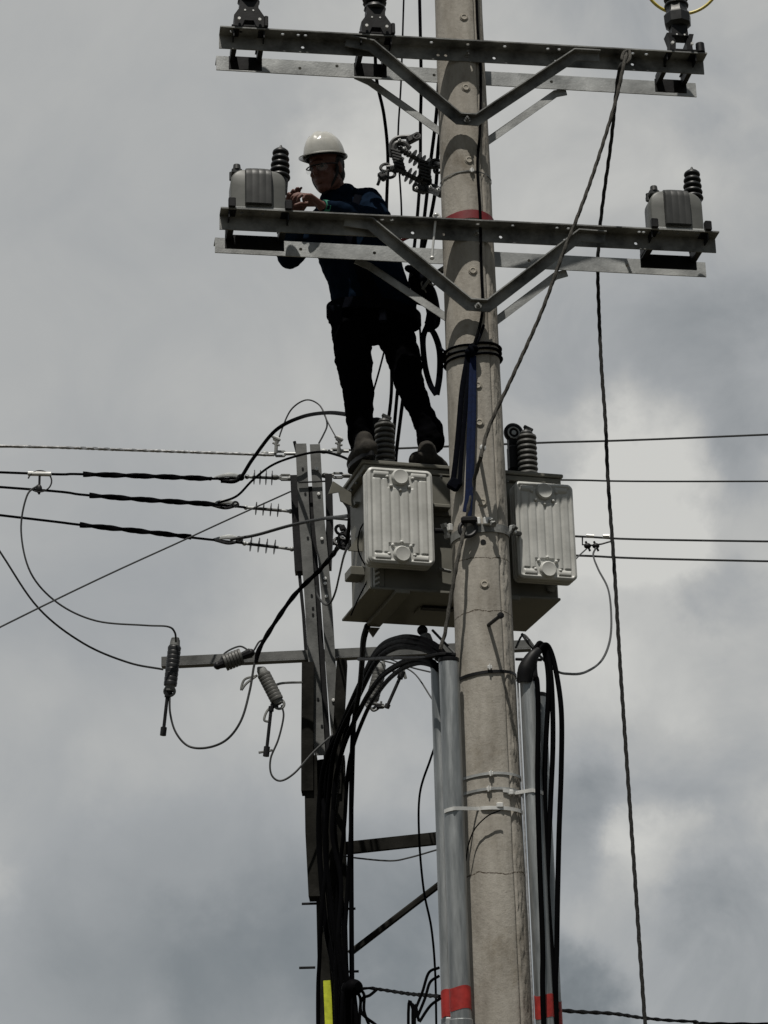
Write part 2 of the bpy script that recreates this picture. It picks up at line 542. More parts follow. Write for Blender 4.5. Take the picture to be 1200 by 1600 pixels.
# ------------------------------------------------------------------ ground
g = MB(); n = 24
S = 3000
gv = [[g.v((-S + 2 * S * i / n, -S + 2 * S * j / n, 0)) for j in range(n + 1)] for i in range(n + 1)]
for i in range(n):
    for j in range(n):
        g.f([gv[i][j], gv[i + 1][j], gv[i + 1][j + 1], gv[i][j + 1]])
tag(g.build('ground', 'ground', smooth=False), None, None, kind='structure')

# ------------------------------------------------------------------ front concrete pole
PX = at(755, 960, 9.7).x; PY = 9.7
def prad(z): return .1525 - .0042 * z
def pole_mesh(x0, y0, ztop, rf, seam=True, seg=120, dz=.02):
    b = MB(); R = []
    nz = int(ztop / dz)
    for i in range(nz + 1):
        z = i * dz; ring = []
        wob = .6 * noise.noise(V((z * 1.3, 4, 0)))
        for k in range(seg):
            a = 360 * k / seg                       # 0 = towards the camera, + = right
            r = rf(z)
            if seam:
                d = a - (39 + 1.5 * wob + 1.2 * noise.noise(V((z * 9, 1, 2))))
                r -= .009 * math.exp(-(d / 1.9) ** 2)
                if 39 < a < 62:
                    r += .0045 * noise.noise(V((z * 14, a * .22, 3))) + .005 * noise.noise(V((z * 40, a * .5, 7))) - .001
                d2 = a - 247
                r += .002 * math.exp(-(d2 / 3) ** 2)
            ar = math.radians(a)
            n0 = noise.noise(V((math.sin(ar) * 2.5, math.cos(ar) * 2.5, z * 2.5)))
            r += .0016 * n0 + .0012 * noise.noise(V((math.sin(ar) * 9, math.cos(ar) * 9, z * 7)))
            ring.append(V((x0 + math.sin(ar) * r, y0 - math.cos(ar) * r, z)))
        R.append(ring)
    b.rings(R)
    return b
def onpole(px, py, off=0.0):
    """point on the front pole's surface under a pixel"""
    d = ray(px, py)
    t = None
    z = at(px, py, PY).z
    for _ in range(4):
        r = prad(z) + off
        ox, oy = CAM.x - PX, CAM.y - PY
        A = d.x ** 2 + d.y ** 2; B = 2 * (ox * d.x + oy * d.y); Cc = ox * ox + oy * oy - r * r
        disc = max(B * B - 4 * A * Cc, 0)
        t = (-B - math.sqrt(disc)) / (2 * A)
        z = CAM.z + t * d.z
    return CAM + d * t
pole = thing('concrete_pole', (PX, PY, 0), 'tall round tan concrete pole in front that carries the crossarms, tank and conduits', 'utility pole', 'concrete utility poles')
pole_mesh(PX, PY, 9.2, prad).build('shaft', 'concrete', pole, angle=60)
for (px, py) in ((725, 27), (728, 137), (733, 250), (739, 423), (746, 602), (749, 660), (754, 785), (757, 913)):
    p = onpole(px, py); nn = V((p.x - PX, p.y - PY, 0)).normalized()
    b = MB(); b.lathe([(.018, -.012), (.018, .003), (.0155, .006), (.012, .0065), (.009, .004), (.0, .004)], p, nn, 18)
    b.torus(p, .0205, .0022, nn, 20, 6)
    b.build('step_socket', 'conplug', pole)
p = onpole(755, 847); nn = V((p.x - PX, p.y - PY, 0)).normalized()
b = MB(); b.lathe([(.013, -.02), (.013, .0015), (.0, .0015)], p, nn, 16); b.build('bolt_hole', 'black', pole)
for (px, py, ln) in ((750, 716, .13), (763, 970, .15)):
    p = onpole(px, py); nn = V((p.x - PX + (.03 if py > 900 else .0), p.y - PY, 0)).normalized()
    p = p + V((0, 0, -.02)) if py > 900 else p
    b = MB(); b.cyl(p - nn * .03, p + nn * ln, .0085, .0085, 10)
    b.lathe([(.015, 0), (.015, .011), (.009, .013), (.0, .013)], p + nn * (ln - .006), nn, 12)
    b.build('step_peg', 'galv' if py < 900 else 'blackm', pole)

# cable that runs down the pole face
b = MB()
b.tube([onpole(743, -60, .01), onpole(746, 40, .009), onpole(751, 110, .009), onpole(750, 200, .008), onpole(746, 260, .007), onpole(750, 330, .009), onpole(752, 420, .008), onpole(754, 475, .012), onpole(750, 508, .014), onpole(740, 540, .03)], .0068, 8)
tag(b.build('ground_cable', 'cable'), 'black cable running down the upper face of the front pole', 'cable')

def band(zc, tilt=0.0, h=.012, off=.002, t=.002, label='', name='steel_band', material='galv', a0=0, a1=360, wob=0, cat='strap', lug=None, r=None, group=None):
    b = MB(); R = []
    for k in range(73):
        a = math.radians(a0 + (a1 - a0) * k / 72)
        rr = (r or prad(zc)) + off
        z = zc + tilt * math.sin(a) + wob * math.sin(3 * a + 1)
        d = V((math.sin(a), -math.cos(a), 0)); c = V((PX, PY, z))
        R.append([c + d * rr + V((0, 0, -h / 2)), c + d * (rr + t) + V((0, 0, -h / 2)), c + d * (rr + t) + V((0, 0, h / 2)), c + d * rr + V((0, 0, h / 2))])
    b.rings(R, caps=(a1 - a0 < 360))
    if lug is not None:
        if lug:
            root = thing(name, V((PX, PY, zc)), label, cat, group)
            b.build('strap', material, root)
            q = MB(); p = onpole(lug[0], lug[1], off)
            nn = V((p.x - PX, p.y - PY, 0)).normalized(); tt = V((-nn.y, nn.x, 0))
            R3 = Matrix((tt, nn, V((0, 0, 1)))).transposed()
            q.box(p + nn * .006, (.022, .012, .018), R3, .003)
            q.cyl(p + nn * .012 - tt * .002 + V((0, 0, -.013)), p + nn * .012 + V((0, 0, .013)), .004, .004, 8)
            q.build('buckle', 'bright', root)
            return root
    return tag(b.build(name, material), label, cat, group)

def zp(px, py): return onpole(px, py).z
band(zp(733, 268), .004, .006, .002, .002, 'thin wire tie round the pole above the red band', 'wire_tie', 'galvd', lug=(737, 267), wob=.002)
band(zp(740, 336), .004, .045, .003, .003, 'dark red webbing wrapped round the pole just above the lower crossarm', 'webbing_wrap', 'redd', wob=.004)
band(zp(765, 1050), .012, .014, .003, .002, 'dark steel band with buckle round the pole below the step peg', 'steel_band', 'blackm', lug=(765, 1043), group='bands round the front pole')
band(zp(767, 1209), .004, .012, .003, .002, 'upper of the two steel bands with shiny buckles close together on the pole', 'steel_band', 'galv', lug=(767, 1209), wob=.002, group='bands round the front pole')
band(zp(764, 1233), .004, .012, .003, .002, 'lower of the two steel bands with shiny buckles close together on the pole', 'steel_band', 'galv', lug=(764, 1233), wob=.002, group='bands round the front pole')

# ------------------------------------------------------------------ crossarms
def boolean_holes(o, cyls):
    h = MB()
    for a, bb, r in cyls:
        h.cyl(a, bb, r, r, 12)
    ho = h.build('hole_cutter', 'galv', smooth=False)
    md = o.modifiers.new('b', 'BOOLEAN'); md.operation = 'DIFFERENCE'; md.object = ho; md.solver = 'EXACT'
    bake(o)
    bpy.data.objects.remove(ho)

ARM = {}
def crossarm(key, pl, pr_, pc, Yc, front, label, holes_h, holes_v):
    zt = at(pc[0], pc[1], Yc).z
    A = atz(pl[0], pl[1], zt); B = atz(pr_[0], pr_[1], zt)
    ex = (B - A).normalized(); ey = V((-ex.y, ex.x, 0)); Ln = (B - A).length
    W, T = .080, .007
    if front:    # flange edge (towards the camera) is what the pixels give; web lies behind it
        poly = [(0, 0), (W, 0), (W, -W), (W - T, -W), (W - T, -T), (0, -T)]
    else:        # web face is what the pixels give; flange points away
        poly = [(0, 0), (W, 0), (W, -T), (T, -T), (T, -W), (0, -W)]
    b = MB(); b.prism(poly, A, B, ey, V((0, 0, 1)))
    cyls = []
    for px in holes_h:
        p = A + ex * ((px - pl[0]) / (pr_[0] - pl[0]) * Ln) + ey * (.036 if front else .045)
        cyls.append((p + V((0, 0, -.03)), p + V((0, 0, .03)), .0095))
    for px, dz in holes_v:
        p = A + ex * ((px - pl[0]) / (pr_[0] - pl[0]) * Ln) + V((0, 0, -dz))
        y0 = W - T / 2 if front else T / 2
        cyls.append((p + ey * (y0 - .03), p + ey * (y0 + .03), .0085))
    root = b.build('crossarm', 'galvd' if front else 'galv', smooth=False, mods=lambda o: boolean_holes(o, cyls))
    tag(root, label, 'crossarm', 'steel crossarms on the front pole')
    ARM[key] = dict(A=A, B=B, ex=ex, ey=ey, L=Ln, zt=zt, pl=pl, pr=pr_)
    return root
def armpt(key, px, y=0., z=0.):
    a = ARM[key]
    # parameter along the arm from the pixel column
    best = (px - a['pl'][0]) / (a['pr'][0] - a['pl'][0])
    return a['A'] + a['ex'] * (best * a['L']) + a['ey'] * y + V((0, 0, z))

crossarm('UF', (344, 40), (1105, 82), (722, 61), 9.50, True, 'dark steel angle crossarm on the near side of the pole at the top', [362, 376, 440, 464, 475, 586, 670, 727, 785, 853, 871, 988, 1010, 1045], [(472, .05), (682, .052), (694, .052), (770, .052), (868, .05), (990, .045), (1042, .045)])
crossarm('UB', (338, 87), (1087, 130), (722, 109), 9.82, False, 'pale galvanised crossarm behind the pole at the top', [], [(465, .045), (522, .02), (672, .04), (684, .04), (856, .04), (1027, .04)])
crossarm('LF', (345, 323), (1124, 361), (738, 342), 9.50, True, 'dark steel angle crossarm on the near side of the pole at the man\'s chest', [378, 410, 593, 608, 742, 797, 867, 885, 998, 1005, 1030, 1060, 1092], [(642, .05), (690, .05), (780, .05), (882, .05), (995, .05)])
crossarm('LB', (336, 371), (1102, 410), (738, 391), 9.82, False, 'pale galvanised crossarm behind the pole at the man\'s chest', [], [(466, .04), (579, .04), (976, .04), (820, .04)])

def brace(kf, key, pts_px, Y0s, label, material, w=.05, t=.006, front=True):
    """a bent strip of angle: pts are (px, py, Y)"""
    b = MB()
    P = [at(*p) for p in pts_px]
    ey = ARM[key]['ey']
    for poly in ([(-w / 2, 0), (w / 2, 0), (w / 2, t), (-w / 2, t)], [(w / 2 - t, 0), (w / 2, 0), (w / 2, .036), (w / 2 - t, .036)]):
        R = []
        for i, p in enumerate(P):
            a = P[max(i - 1, 0)]; c = P[min(i + 1, len(P) - 1)]
            d1 = (p - a).normalized() if i else (c - p).normalized()
            d2 = (c - p).normalized() if i < len(P) - 1 else d1
            d = (d1 + d2).normalized()
            side = d.cross(ey).normalized()
            if side.z < 0: side = -side
            k = 1 / max(.5, math.sqrt(max(.1, (1 + d1.dot(d2)) / 2)))
            dep = -ey if front else ey
            R.append([p + side * (x * k) + dep * y for x, y in poly])
        b.rings(R)
    o = b.build('crossarm_brace', material, smooth=False)
    tag(o, label, 'brace', 'V-shaped crossarm braces')
    return o
def bolt(c, nn, r=.013, material='galv', ln=.02):
    b = MB(); nn = V(nn).normalized()
    b.lathe([(r * 1.5, -.001), (r * 1.5, .003), (r, .003)], c, nn, 14)
    b.lathe([(r, .0025), (r, .012), (r * .8, .014), (.0, .014)], c, nn, 6)
    b.lathe([(r * .5, .01), (r * .5, ln), (.0, ln)], c, nn, 8)
    return b
Yf, Yk = 9.56, 9.845
brace('f', 'UF', [(540, 66, Yf - .1), (580, 74, Yf - .09), (716, 188, Yf - .02), (744, 190, Yf - .02), (898, 88, Yf), (936, 90, Yf + .01)], None, 'V-shaped steel brace on the near side under the top crossarm', 'galvd', .05)
brace('f', 'LF', [(538, 346, Yf - .1), (578, 352, Yf - .09), (732, 478, Yf - .025), (762, 480, Yf - .02), (905, 370, Yf), (945, 373, Yf + .01)], None, 'V-shaped steel brace on the near side under the lower crossarm', 'galvd', .052)
brace('b', 'UB', [(556, 118, Yk - .04), (578, 128, Yk - .04), (716, 225, Yk + .03), (755, 225, Yk + .03), (868, 146, Yk + .07), (885, 143, Yk + .07)], None, 'pale V-shaped brace behind the pole under the top crossarm', 'galv', .038, front=False)
brace('b', 'LB', [(556, 406, Yk - .04), (578, 416, Yk - .04), (722, 512, Yk + .03), (770, 505, Yk + .03), (868, 431, Yk + .07), (886, 426, Yk + .07)], None, 'pale V-shaped brace behind the pole under the lower crossarm', 'galv', .038, front=False)

# through bolt with bright tube beside the pole on the lower arms
b = MB(); b.cyl(at(681, 338, 9.50), at(675, 402, 9.52), .006, .006, 10); b.ell(at(681, 336, 9.5), (.012, .012, .01)); b.ell(at(675, 403, 9.52), (.012, .012, .01))
tag(b.build('hanging_rod', 'bright'), 'short shiny metal rod hanging across the lower crossarm left of the pole', 'rod')
for key, px, lab in (('UF', 727, 'bolt'), ('LF', 741, 'bolt')):
    p = armpt(key, px, .08 - .0075, -.042)
    tag(bolt(p, -ARM[key]['ey'], .012, 'galvd', .035).build('through_bolt', 'galvd'), 'hexagon bolt fixing the %s near crossarm to the pole' % ('top' if key == 'UF' else 'lower'), 'bolt', 'crossarm bolts')
for key, px, py, Y in (('UF', 730, 187, 9.52), ('LF', 747, 478, 9.515)):
    tag(bolt(at(px, py, Y), (0, -1, 0), .011, 'galvd', .03).build('brace_bolt', 'galvd'), 'bolt at the foot of the %s near brace' % ('top' if key == 'UF' else 'lower'), 'bolt', 'crossarm bolts')

# ------------------------------------------------------------------ voltage transformers on the lower arms
def frame_at(o, ex):
    ey = V((-ex.y, ex.x, 0)); mm = Matrix.Identity(4)
    for i in range(3):
        mm[i][0], mm[i][1], mm[i][2], mm[i][3] = ex[i], ey[i], (0, 0, 1)[i], o[i]
    return mm
def sheds(mb, o, ax, L_, rc, rs, n, seg=22, taper=0, thin=.35):
    prof = [(rc * .8, 0), (rc, .0)]
    st = L_ / n
    for i in range(n):
        z = i * st; r_ = rs * (1 - taper * i / max(1, n - 1))
        prof += [(rc, z + st * .1), (r_ * .97, z + st * .28), (r_, z + st * .42), (r_ * .95, z + st * (.42 + thin * .6)), (rc, z + st * .95)]
    prof += [(rc * .7, L_), (0, L_)]
    mb.lathe(prof, o, ax, seg)

def voltage_transformer(X, label):
    o = X.to_translation()
    root = thing('voltage_transformer', o, label, 'transformer', 'small grey transformers on the lower crossarms')
    w, d, h = .262, .118, .22
    # body: rounded-shoulder profile swept back
    prof = [(-w / 2, 0.02)]
    prof += [(-w / 2, h * .62)]
    for k in range(7):
        a = math.pi - math.pi / 2 * k / 6
        prof.append((-w / 2 + .065 + .065 * math.cos(a), h - .065 + .065 * math.sin(a)))
    prof += [(-x, z) for x, z in prof[::-1]]
    b = MB(X); R = []
    for y, s_ in ((0.004, .955), (.0, .975), (.008, 1), (d - .008, 1), (d, .97)):
        R.append([(x * s_, y, .02 + (z - .02) * s_) for x, z in prof])
    R[0] = [(x * .955, 0, .02 + (z - .02) * .955) for x, z in prof]; R[1] = [(x * .985, .004, .02 + (z - .02) * .985) for x, z in prof]
    b.rings(R); b.build('body', 'epoxy', root, angle=50)
    # wide winding bulge wrapping front, top and back
    b = MB(X); pr2 = []
    y0, y1 = -.028, d + .012
    for cy, cz, a0 in ((y0 + .05, .028, 180), (y0 + .055, h - .04, 180), (y1 - .055, h - .04, 90), (y1 - .05, .028, 0)):
        for k in range(6):
            if cz < .1:
                break
            a = math.radians(a0 - 90 * k / 5)
            pr2.append((cy + .055 * math.cos(a), cz + .055 * math.sin(a)))
    pr2 = [(y0, .03)] + pr2 + [(y1, .03)]
    R = []
    for x, s_ in ((-.064, .93), (-.059, .985), (-.034, .997), (-.031, .991), (-.028, .998), (-.001, 1), (.002, .994), (.005, 1), (.031, .998), (.034, .991), (.037, .997), (.059, .985), (.064, .93)):
        R.append([(x, d / 2 + (y - d / 2) * s_, .03 + (z - .03) * s_) for y, z in pr2])
    b.rings(R); b.build('winding_cover', 'epoxyd', root, angle=40)
    b = MB(X); bo = V((.108, d * .6, h - .03)); ax = V((.05, .05, 1)).normalized()
    b.lathe([(.04, -.05), (.042, .02), (.03, .028)], bo, ax, 20)
    sheds(b, bo + ax * .02, ax, .17, .028, .052, 5, taper=.22, thin=.35)
    b.build('bushing', 'insuld', root)
    b = MB(X); b.cyl(bo + ax * .185, bo + ax * .215, .016, .004, 10); b.ell(bo + ax * .187, (.024, .024, .014)); b.build('terminal', 'epoxyd', root)
    b = MB(X); b.box((-.1, .06, h + .0), (.05, .09, .03), None, .006); b.cyl((-.1, .03, h + .01), (-.1, .03, h + .035), .02, .017, 14); b.cyl((-.122, .06, h - .03), (-.122, .06, h + .01), .012, .012, 10)
    b.build('terminal_box', 'epoxyd', root)
    b = MB(X); b.box((.012, .06, .012), (w + .01, d + .012, .014), None, .003); b.build('base_plate', 'galv', root)
    b = MB(X)
    for sx in (-1, 1):
        b.box((sx * .128 + (.0 if sx < 0 else .012), -.03, .02), (.034, .03, .05), None, .004)
        b.box((sx * .128 + (.0 if sx < 0 else .012), .135, .012), (.03, .03, .03), None, .004)
    b.build('clamp', 'blackm', root)
    b = MB(X)
    for sx in (-1, 1):
        b.prism([(-.018, 0), (.018, 0), (.018, -.006), (-.012, -.006), (-.012, -.04), (-.018, -.04)], (sx * .125, -.02, -.0085), (sx * .125, .197, -.0085), (-sx, 0, 0), (0, 0, 1))
        b.prism([(0, 0), (.03, 0), (.03, -.05), (0, -.05)], (sx * .14, .06, -.012), (sx * .14, .2, -.012), (-sx, 0, 0), (0, 0, 1))
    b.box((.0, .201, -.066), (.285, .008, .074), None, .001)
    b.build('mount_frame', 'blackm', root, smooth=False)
    return root
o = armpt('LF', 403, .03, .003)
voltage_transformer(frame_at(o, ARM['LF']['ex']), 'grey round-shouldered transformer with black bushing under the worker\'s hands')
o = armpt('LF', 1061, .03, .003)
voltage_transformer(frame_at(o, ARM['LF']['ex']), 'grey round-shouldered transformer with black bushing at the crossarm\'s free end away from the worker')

# ------------------------------------------------------------------ black cutout mounts on the top arm
def cutout_mount(px, label, kind=0):
    X = frame_at(armpt('UF', px, .03, .003), ARM['UF']['ex'])
    root = thing('insulator_mount', X.to_translation(), label, 'insulator', 'black insulator mounts on the top crossarm')
    b = MB(X)
    if kind == 2:
        for sx in (-1, 1):
            b.prism([(0, 0), (.03, 0), (.034, .05), (.014, .10), (-.01, .10), (.004, .05)], (sx * .06, -.03, 0), (sx * .06, .03, 0), (-sx, 0, 0), (0, 0, 1))
        b.prism([(-.045, .085), (.04, .085), (.036, .15), (-.04, .15)], (0, -.035, 0), (0, .035, 0), (1, 0, 0), (0, 0, 1))
        b.cyl((.10, -.02, .0), (.10, -.02, .05), .024, .022, 12)
        b.box((0.03, .02, .006), (.18, .1, .012), None, .003)
    else:
        b.prism([(-.072, 0), (-.074, .06), (-.046, .105), (-.046, .15), (.046, .15), (.046, .105), (.074, .06), (.072, 0), (.036, 0), (.022, .034), (-.022, .034), (-.036, 0)], (0, -.035, 0), (0, .035, 0), (1, 0, 0), (0, 0, 1))
        b.box((0, .01, .006), (.17, .08, .012), None, .003)
        b.box((.083, -.03, .03), (.02, .03, .06), None, .004)
    b.build('foot_bracket', 'blackm', root)
    b = MB(X)
    if kind == 2:
        b.lathe([(.05, .148), (.068, .165), (.07, .215), (.056, .235), (.056, .27), (.035, .28)], (0, 0, 0), (0, 0, 1), 8)
    else:
        b.lathe([(.048, .145), (.056, .155), (.05, .175), (.04, .185), (.06, .19), (.035, .2)], (0, 0, 0), (0, 0, 1), 12)
    sheds(b, (0, 0, .26 if kind == 2 else .2), (0, 0, 1), .32, .03, .062, 8)
    b.build('post_insulator', 'insuld', root)
    b = MB(X)
    for sx in (-1, 1):
        b.cyl((sx * .05, -.044, .03), (sx * .05, -.056, .03), .008, .008, 6)
        b.cyl((sx * .02, -.03, .09), (sx * .02, -.037, .09), .005, .005, 6)
    b.build('bolt_head', 'bright', root)
    b = MB(X)
    for sx in (-1, 1):
        b.prism([(-.015, 0), (.015, 0), (.015, -.006), (-.009, -.006), (-.009, -.04), (-.015, -.04)], (sx * .062, -.02, -.0085), (sx * .062, .197, -.0085), (-sx, 0, 0), (0, 0, 1))
        b.prism([(0, 0), (.024, 0), (.024, -.05), (0, -.05)], (sx * .078, .06, -.012), (sx * .078, .2, -.012), (-sx, 0, 0), (0, 0, 1))
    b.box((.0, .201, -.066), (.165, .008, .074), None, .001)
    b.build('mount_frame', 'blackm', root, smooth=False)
    return root
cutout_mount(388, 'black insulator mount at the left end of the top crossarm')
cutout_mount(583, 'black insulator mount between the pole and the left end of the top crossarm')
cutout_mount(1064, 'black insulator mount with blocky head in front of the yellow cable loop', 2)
b = MB(); c0 = at(1065, -38, 9.95)
pts = [c0 + RT * (.205 * math.cos(math.radians(a))) + UP * (.2 * math.sin(math.radians(a))) for a in range(-235, 56, 15)]
b.tube(pts, .0085, 8)
tag(b.build('cable_loop', 'yellow'), 'pale yellow cable bent in a loop behind the rightmost top mount', 'cable')

# ------------------------------------------------------------------ pole transformer
zl = at(740, 731, 9.95).z
A = atz(566, 718, zl); B = atz(880, 742, zl)
tex = (B - A).normalized(); TX = frame_at(A, tex)      # local: x along the tank, y away, z up; origin = near left lid corner
TL = (B - A).length; TD = .45
tank = thing('pole_transformer', A + tex * TL / 2 + V((0, .2, -.75)), 'pale grey tank transformer with two ribbed radiators behind the pole', 'transformer')
def tloc(px, py, y):
    """pixel onto the tank's local plane y=const, in local coordinates"""
    inv = TX.inverted(); o_ = inv @ CAM; d_ = inv.to_3x3() @ ray(px, py)
    return o_ + d_ * ((y - o_.y) / d_.y)
zb = tloc(587, 922, .03).z
b = MB(TX)
x0, x1 = .045, TL - .045
b.box(((x0 + x1) / 2, .03 + (TD - .06) / 2, (zb - .045) / 2 - .0), (x1 - x0, TD - .06, -zb - .045), None, .008)
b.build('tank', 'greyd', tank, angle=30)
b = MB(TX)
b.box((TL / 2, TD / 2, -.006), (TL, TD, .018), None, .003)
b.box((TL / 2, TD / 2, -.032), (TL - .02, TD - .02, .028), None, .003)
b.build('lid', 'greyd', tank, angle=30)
b = MB(TX)
for k in range(9):
    b.cyl((.06 + k * (TL - .12) / 8, .016, -.056), (.06 + k * (TL - .12) / 8, .016, -.04), .007, .007, 6)
for k in range(4):
    b.cyl((.018, .08 + k * .1, -.056), (.018, .08 + k * .1, -.04), .007, .007, 6)
b.build('lid_bolt', 'galvd', tank)
# bottom skirt: sheet with skids
b = MB(TX)
b.box((TL / 2 - .018, TD / 2 + .02, zb - .004), (TL - .068, TD + .07, .012), None, .002)
b.build('floor_plate', 'greyd', tank, smooth=False)
b = MB(TX)
for xx in (.17, TL - .3):
    b.box((xx, TD / 2, zb - .022), (.07, TD + .09, .022), None, .003)
    for s_ in (1,):
        b.prism([(0, 0), (.07, 0), (.035, -.05)], (xx - .035 + s_ * .0, TD + .045 if s_ > 0 else -.045, zb - .035), (xx - .035, TD + .055 if s_ > 0 else -.035, zb - .035), (1, 0, 0), (0, 0, 1))
b.box((.42, .25, zb - .014), (.20, .10, .014), None, .002)
b.build('skid', 'greyd', tank, smooth=False)
b = MB(TX); b.box((.41, .2, zb - .017), (.16, .045, .012), None, .001); b.build('drain_slot', 'black', tank, smooth=False)

def radiator(pl, pr_, pt, pb, name='radiator'):
    yf = -.10
    a = tloc(pl, (pt + pb) / 2, yf); c = tloc(pr_, (pt + pb) / 2, yf)
    t_ = tloc((pl + pr_) / 2, pt, yf); u_ = tloc((pl + pr_) / 2, pb, yf)
    cx, cz = (a.x + c.x) / 2, (t_.z + u_.z) / 2; w, h = abs(c.x - a.x), abs(t_.z - u_.z)
    holder = MB(TX)
    # header pipes to the tank
    for zz in (cz + h * .39, cz - h * .39):
        holder.cyl((cx, yf + .02, zz), (cx, .04, zz), .03, .03, 16)
    ro = holder.build(name, 'grey', tank)
    def inside(u, v, rc=.028):
        qx, qz = abs(u) - (w / 2 - rc), abs(v) - (h / 2 - rc)
        return math.hypot(max(qx, 0), max(qz, 0)) + min(max(qx, qz), 0) - rc
    def hgt(u, v):
        d = -inside(u, v)
        hh = 0
        hh += .007 * math.exp(-((d - .012) / .007) ** 2)
        if d > .02:
            # five vertical ribs
            if abs(v) < h * .385 - (.045 if abs(u) < .06 else 0):
                ph = (u + w / 2 - .024) / (w - .048) * 6
                hh += .0065 * (1 - abs(math.cos(math.pi * ph)) ** 10) - .001
            for sv in (-1, 1):
                dv = v - sv * h * .435
                if .055 < abs(u) < w / 2 - .03 and abs(dv) < .017:
                    hh += .009 * (math.cos(dv / .017 * math.pi / 2)) ** .6
        return hh
    nu, nv = 90, 128
    b = MB(TX)
    grid = {}
    rim = []
    for i in range(nu + 1):
        for j in range(nv + 1):
            u = -w / 2 + w * i / nu; v = -h / 2 + h * j / nv
            d = inside(u, v)
            if d <= .0005:
                grid[i, j] = b.v((cx + u, yf - hgt(u, v), cz + v))
            else:
                # pull the corner points onto the rounded outline
                rc = .028
                ccx = math.copysign(w / 2 - rc, u); ccz = math.copysign(h / 2 - rc, v)
                q = V((u - ccx, v - ccz)); q = q.normalized() * rc
                grid[i, j] = b.v((cx + ccx + q.x, yf, cz + ccz + q.y))
    for i in range(nu):
        for j in range(nv):
            b.f([grid[i, j], grid[i + 1, j], grid[i + 1, j + 1], grid[i, j + 1]])
    border = [(i, 0) for i in range(nu)] + [(nu, j) for j in range(nv)] + [(i, nv) for i in range(nu, 0, -1)] + [(0, j) for j in range(nv, 0, -1)]
    bk = [b.v((TX.inverted() @ grid[k].co) + V((0, .016, 0))) for k in border]
    for k in range(len(border)):
        b.f([grid[border[k]], grid[border[(k + 1) % len(border)]], bk[(k + 1) % len(border)], bk[k]])
    b.f(bk)
    b.build('front_panel', 'grey', ro, angle=70)
    outline = []
    for (sx, sz, a0) in ((1, 1, 0), (-1, 1, 90), (-1, -1, 180), (1, -1, 270)):
        for k in range(6):
            a = math.radians(a0 + 90 * k / 5)
            outline.append((sx * (w / 2 - .028) + .028 * math.cos(a), sz * (h / 2 - .028) + .028 * math.sin(a)))
    for q, yy in enumerate((-.066, -.034)):
        b = MB(TX)
        b.rings([[(cx + u * s_, yy + dy, cz + v * s_) for u, v in outline] for dy, s_ in ((0, .985), (.004, 1), (.012, 1), (.016, .985))])
        b.build('rear_panel', 'grey', ro, angle=50)
    for sv in (1, -1):
        b = MB(TX)
        b.lathe([(.043, -.002), (.041, .012), (.037, .019), (.034, .0215), (.031, .0205), (0, .0205)], (cx, yf, cz + sv * h * .405), (0, -1, 0), 36)
        b.build('header_cap', 'grey', ro)
        b = MB(TX)
        for k in range(5):
            a = math.radians(-180 * (k) / 4) if sv > 0 else math.radians(180 * k / 4)
            rr = .062
            b.ell((cx + rr * math.cos(a), yf - .003, cz + sv * h * .405 + rr * math.sin(a)), (.009, .009, .009))
        b.build('spot_dimples', 'grey', ro)
    return ro
radiator(575, 677, 733, 881)
radiator(807, 898, 755, 905)

def hv_bushing(px, py_base, hh, y):
    # base stands on the lid: solve with z = 0 plane in local coordinates at depth y
    p = tloc(px, py_base, y); o_ = V((p.x, y, .003))
    b = MB(TX)
    b.lathe([(.05, 0), (.05, .008), (.04, .012)], o_, (0, 0, 1), 24)
    sheds(b, o_ + V((0, 0, .008)), (0, 0, 1), hh, .031, .05, 8, thin=.6)
    f_ = b.build('bushing', 'insul', tank)
    c = MB(TX); c.lathe([(.03, hh), (.033, hh + .01), (.026, hh + .022), (.012, hh + .025), (.012, hh + .035), (0, .035 + hh)], o_ + V((0, 0, .006)), (0, 0, 1), 20)
    c.box(o_ + V((.012, 0, hh + .045)), (.05, .016, .016), Matrix.Rotation(.4, 3, 'Y'), .003)
    c.build('bushing_cap', 'epoxyd', f_)
hv_bushing(602, 716, .22, .09)
hv_bushing(825, 734, .22, .09)
b = MB(TX)
for (px, py) in ((802, 677), (589, 668)):
    p = tloc(px, py, .17 if px > 700 else .34)
    q = V((p.x, .17 if px > 700 else .34, p.z))
    b.lathe([(.05, -.015), (.05, .0), (.042, .008), (.03, .010)], q + V((0, -.012, 0)), (0, -1, 0), 28)
    b.box((q.x - .005, q.y, (p.z) / 2 - .0), (.05, .05, p.z), None, .01)
    b.box((q.x - .005, q.y - .03, p.z * .45), (.075, .06, p.z * .5), None, .012)
b.build('terminal_hood', 'black', tank)
b = MB(TX)
for (px, py) in ((802, 677),):
    p = tloc(px, py, .15); b.torus((p.x, .142, p.z), .028, .004, (0, 1, 0), 28, 8); b.cyl((p.x, .15, p.z), (p.x, .138, p.z), .012, .012, 12)
b.build('terminal_ring', 'galv', tank)
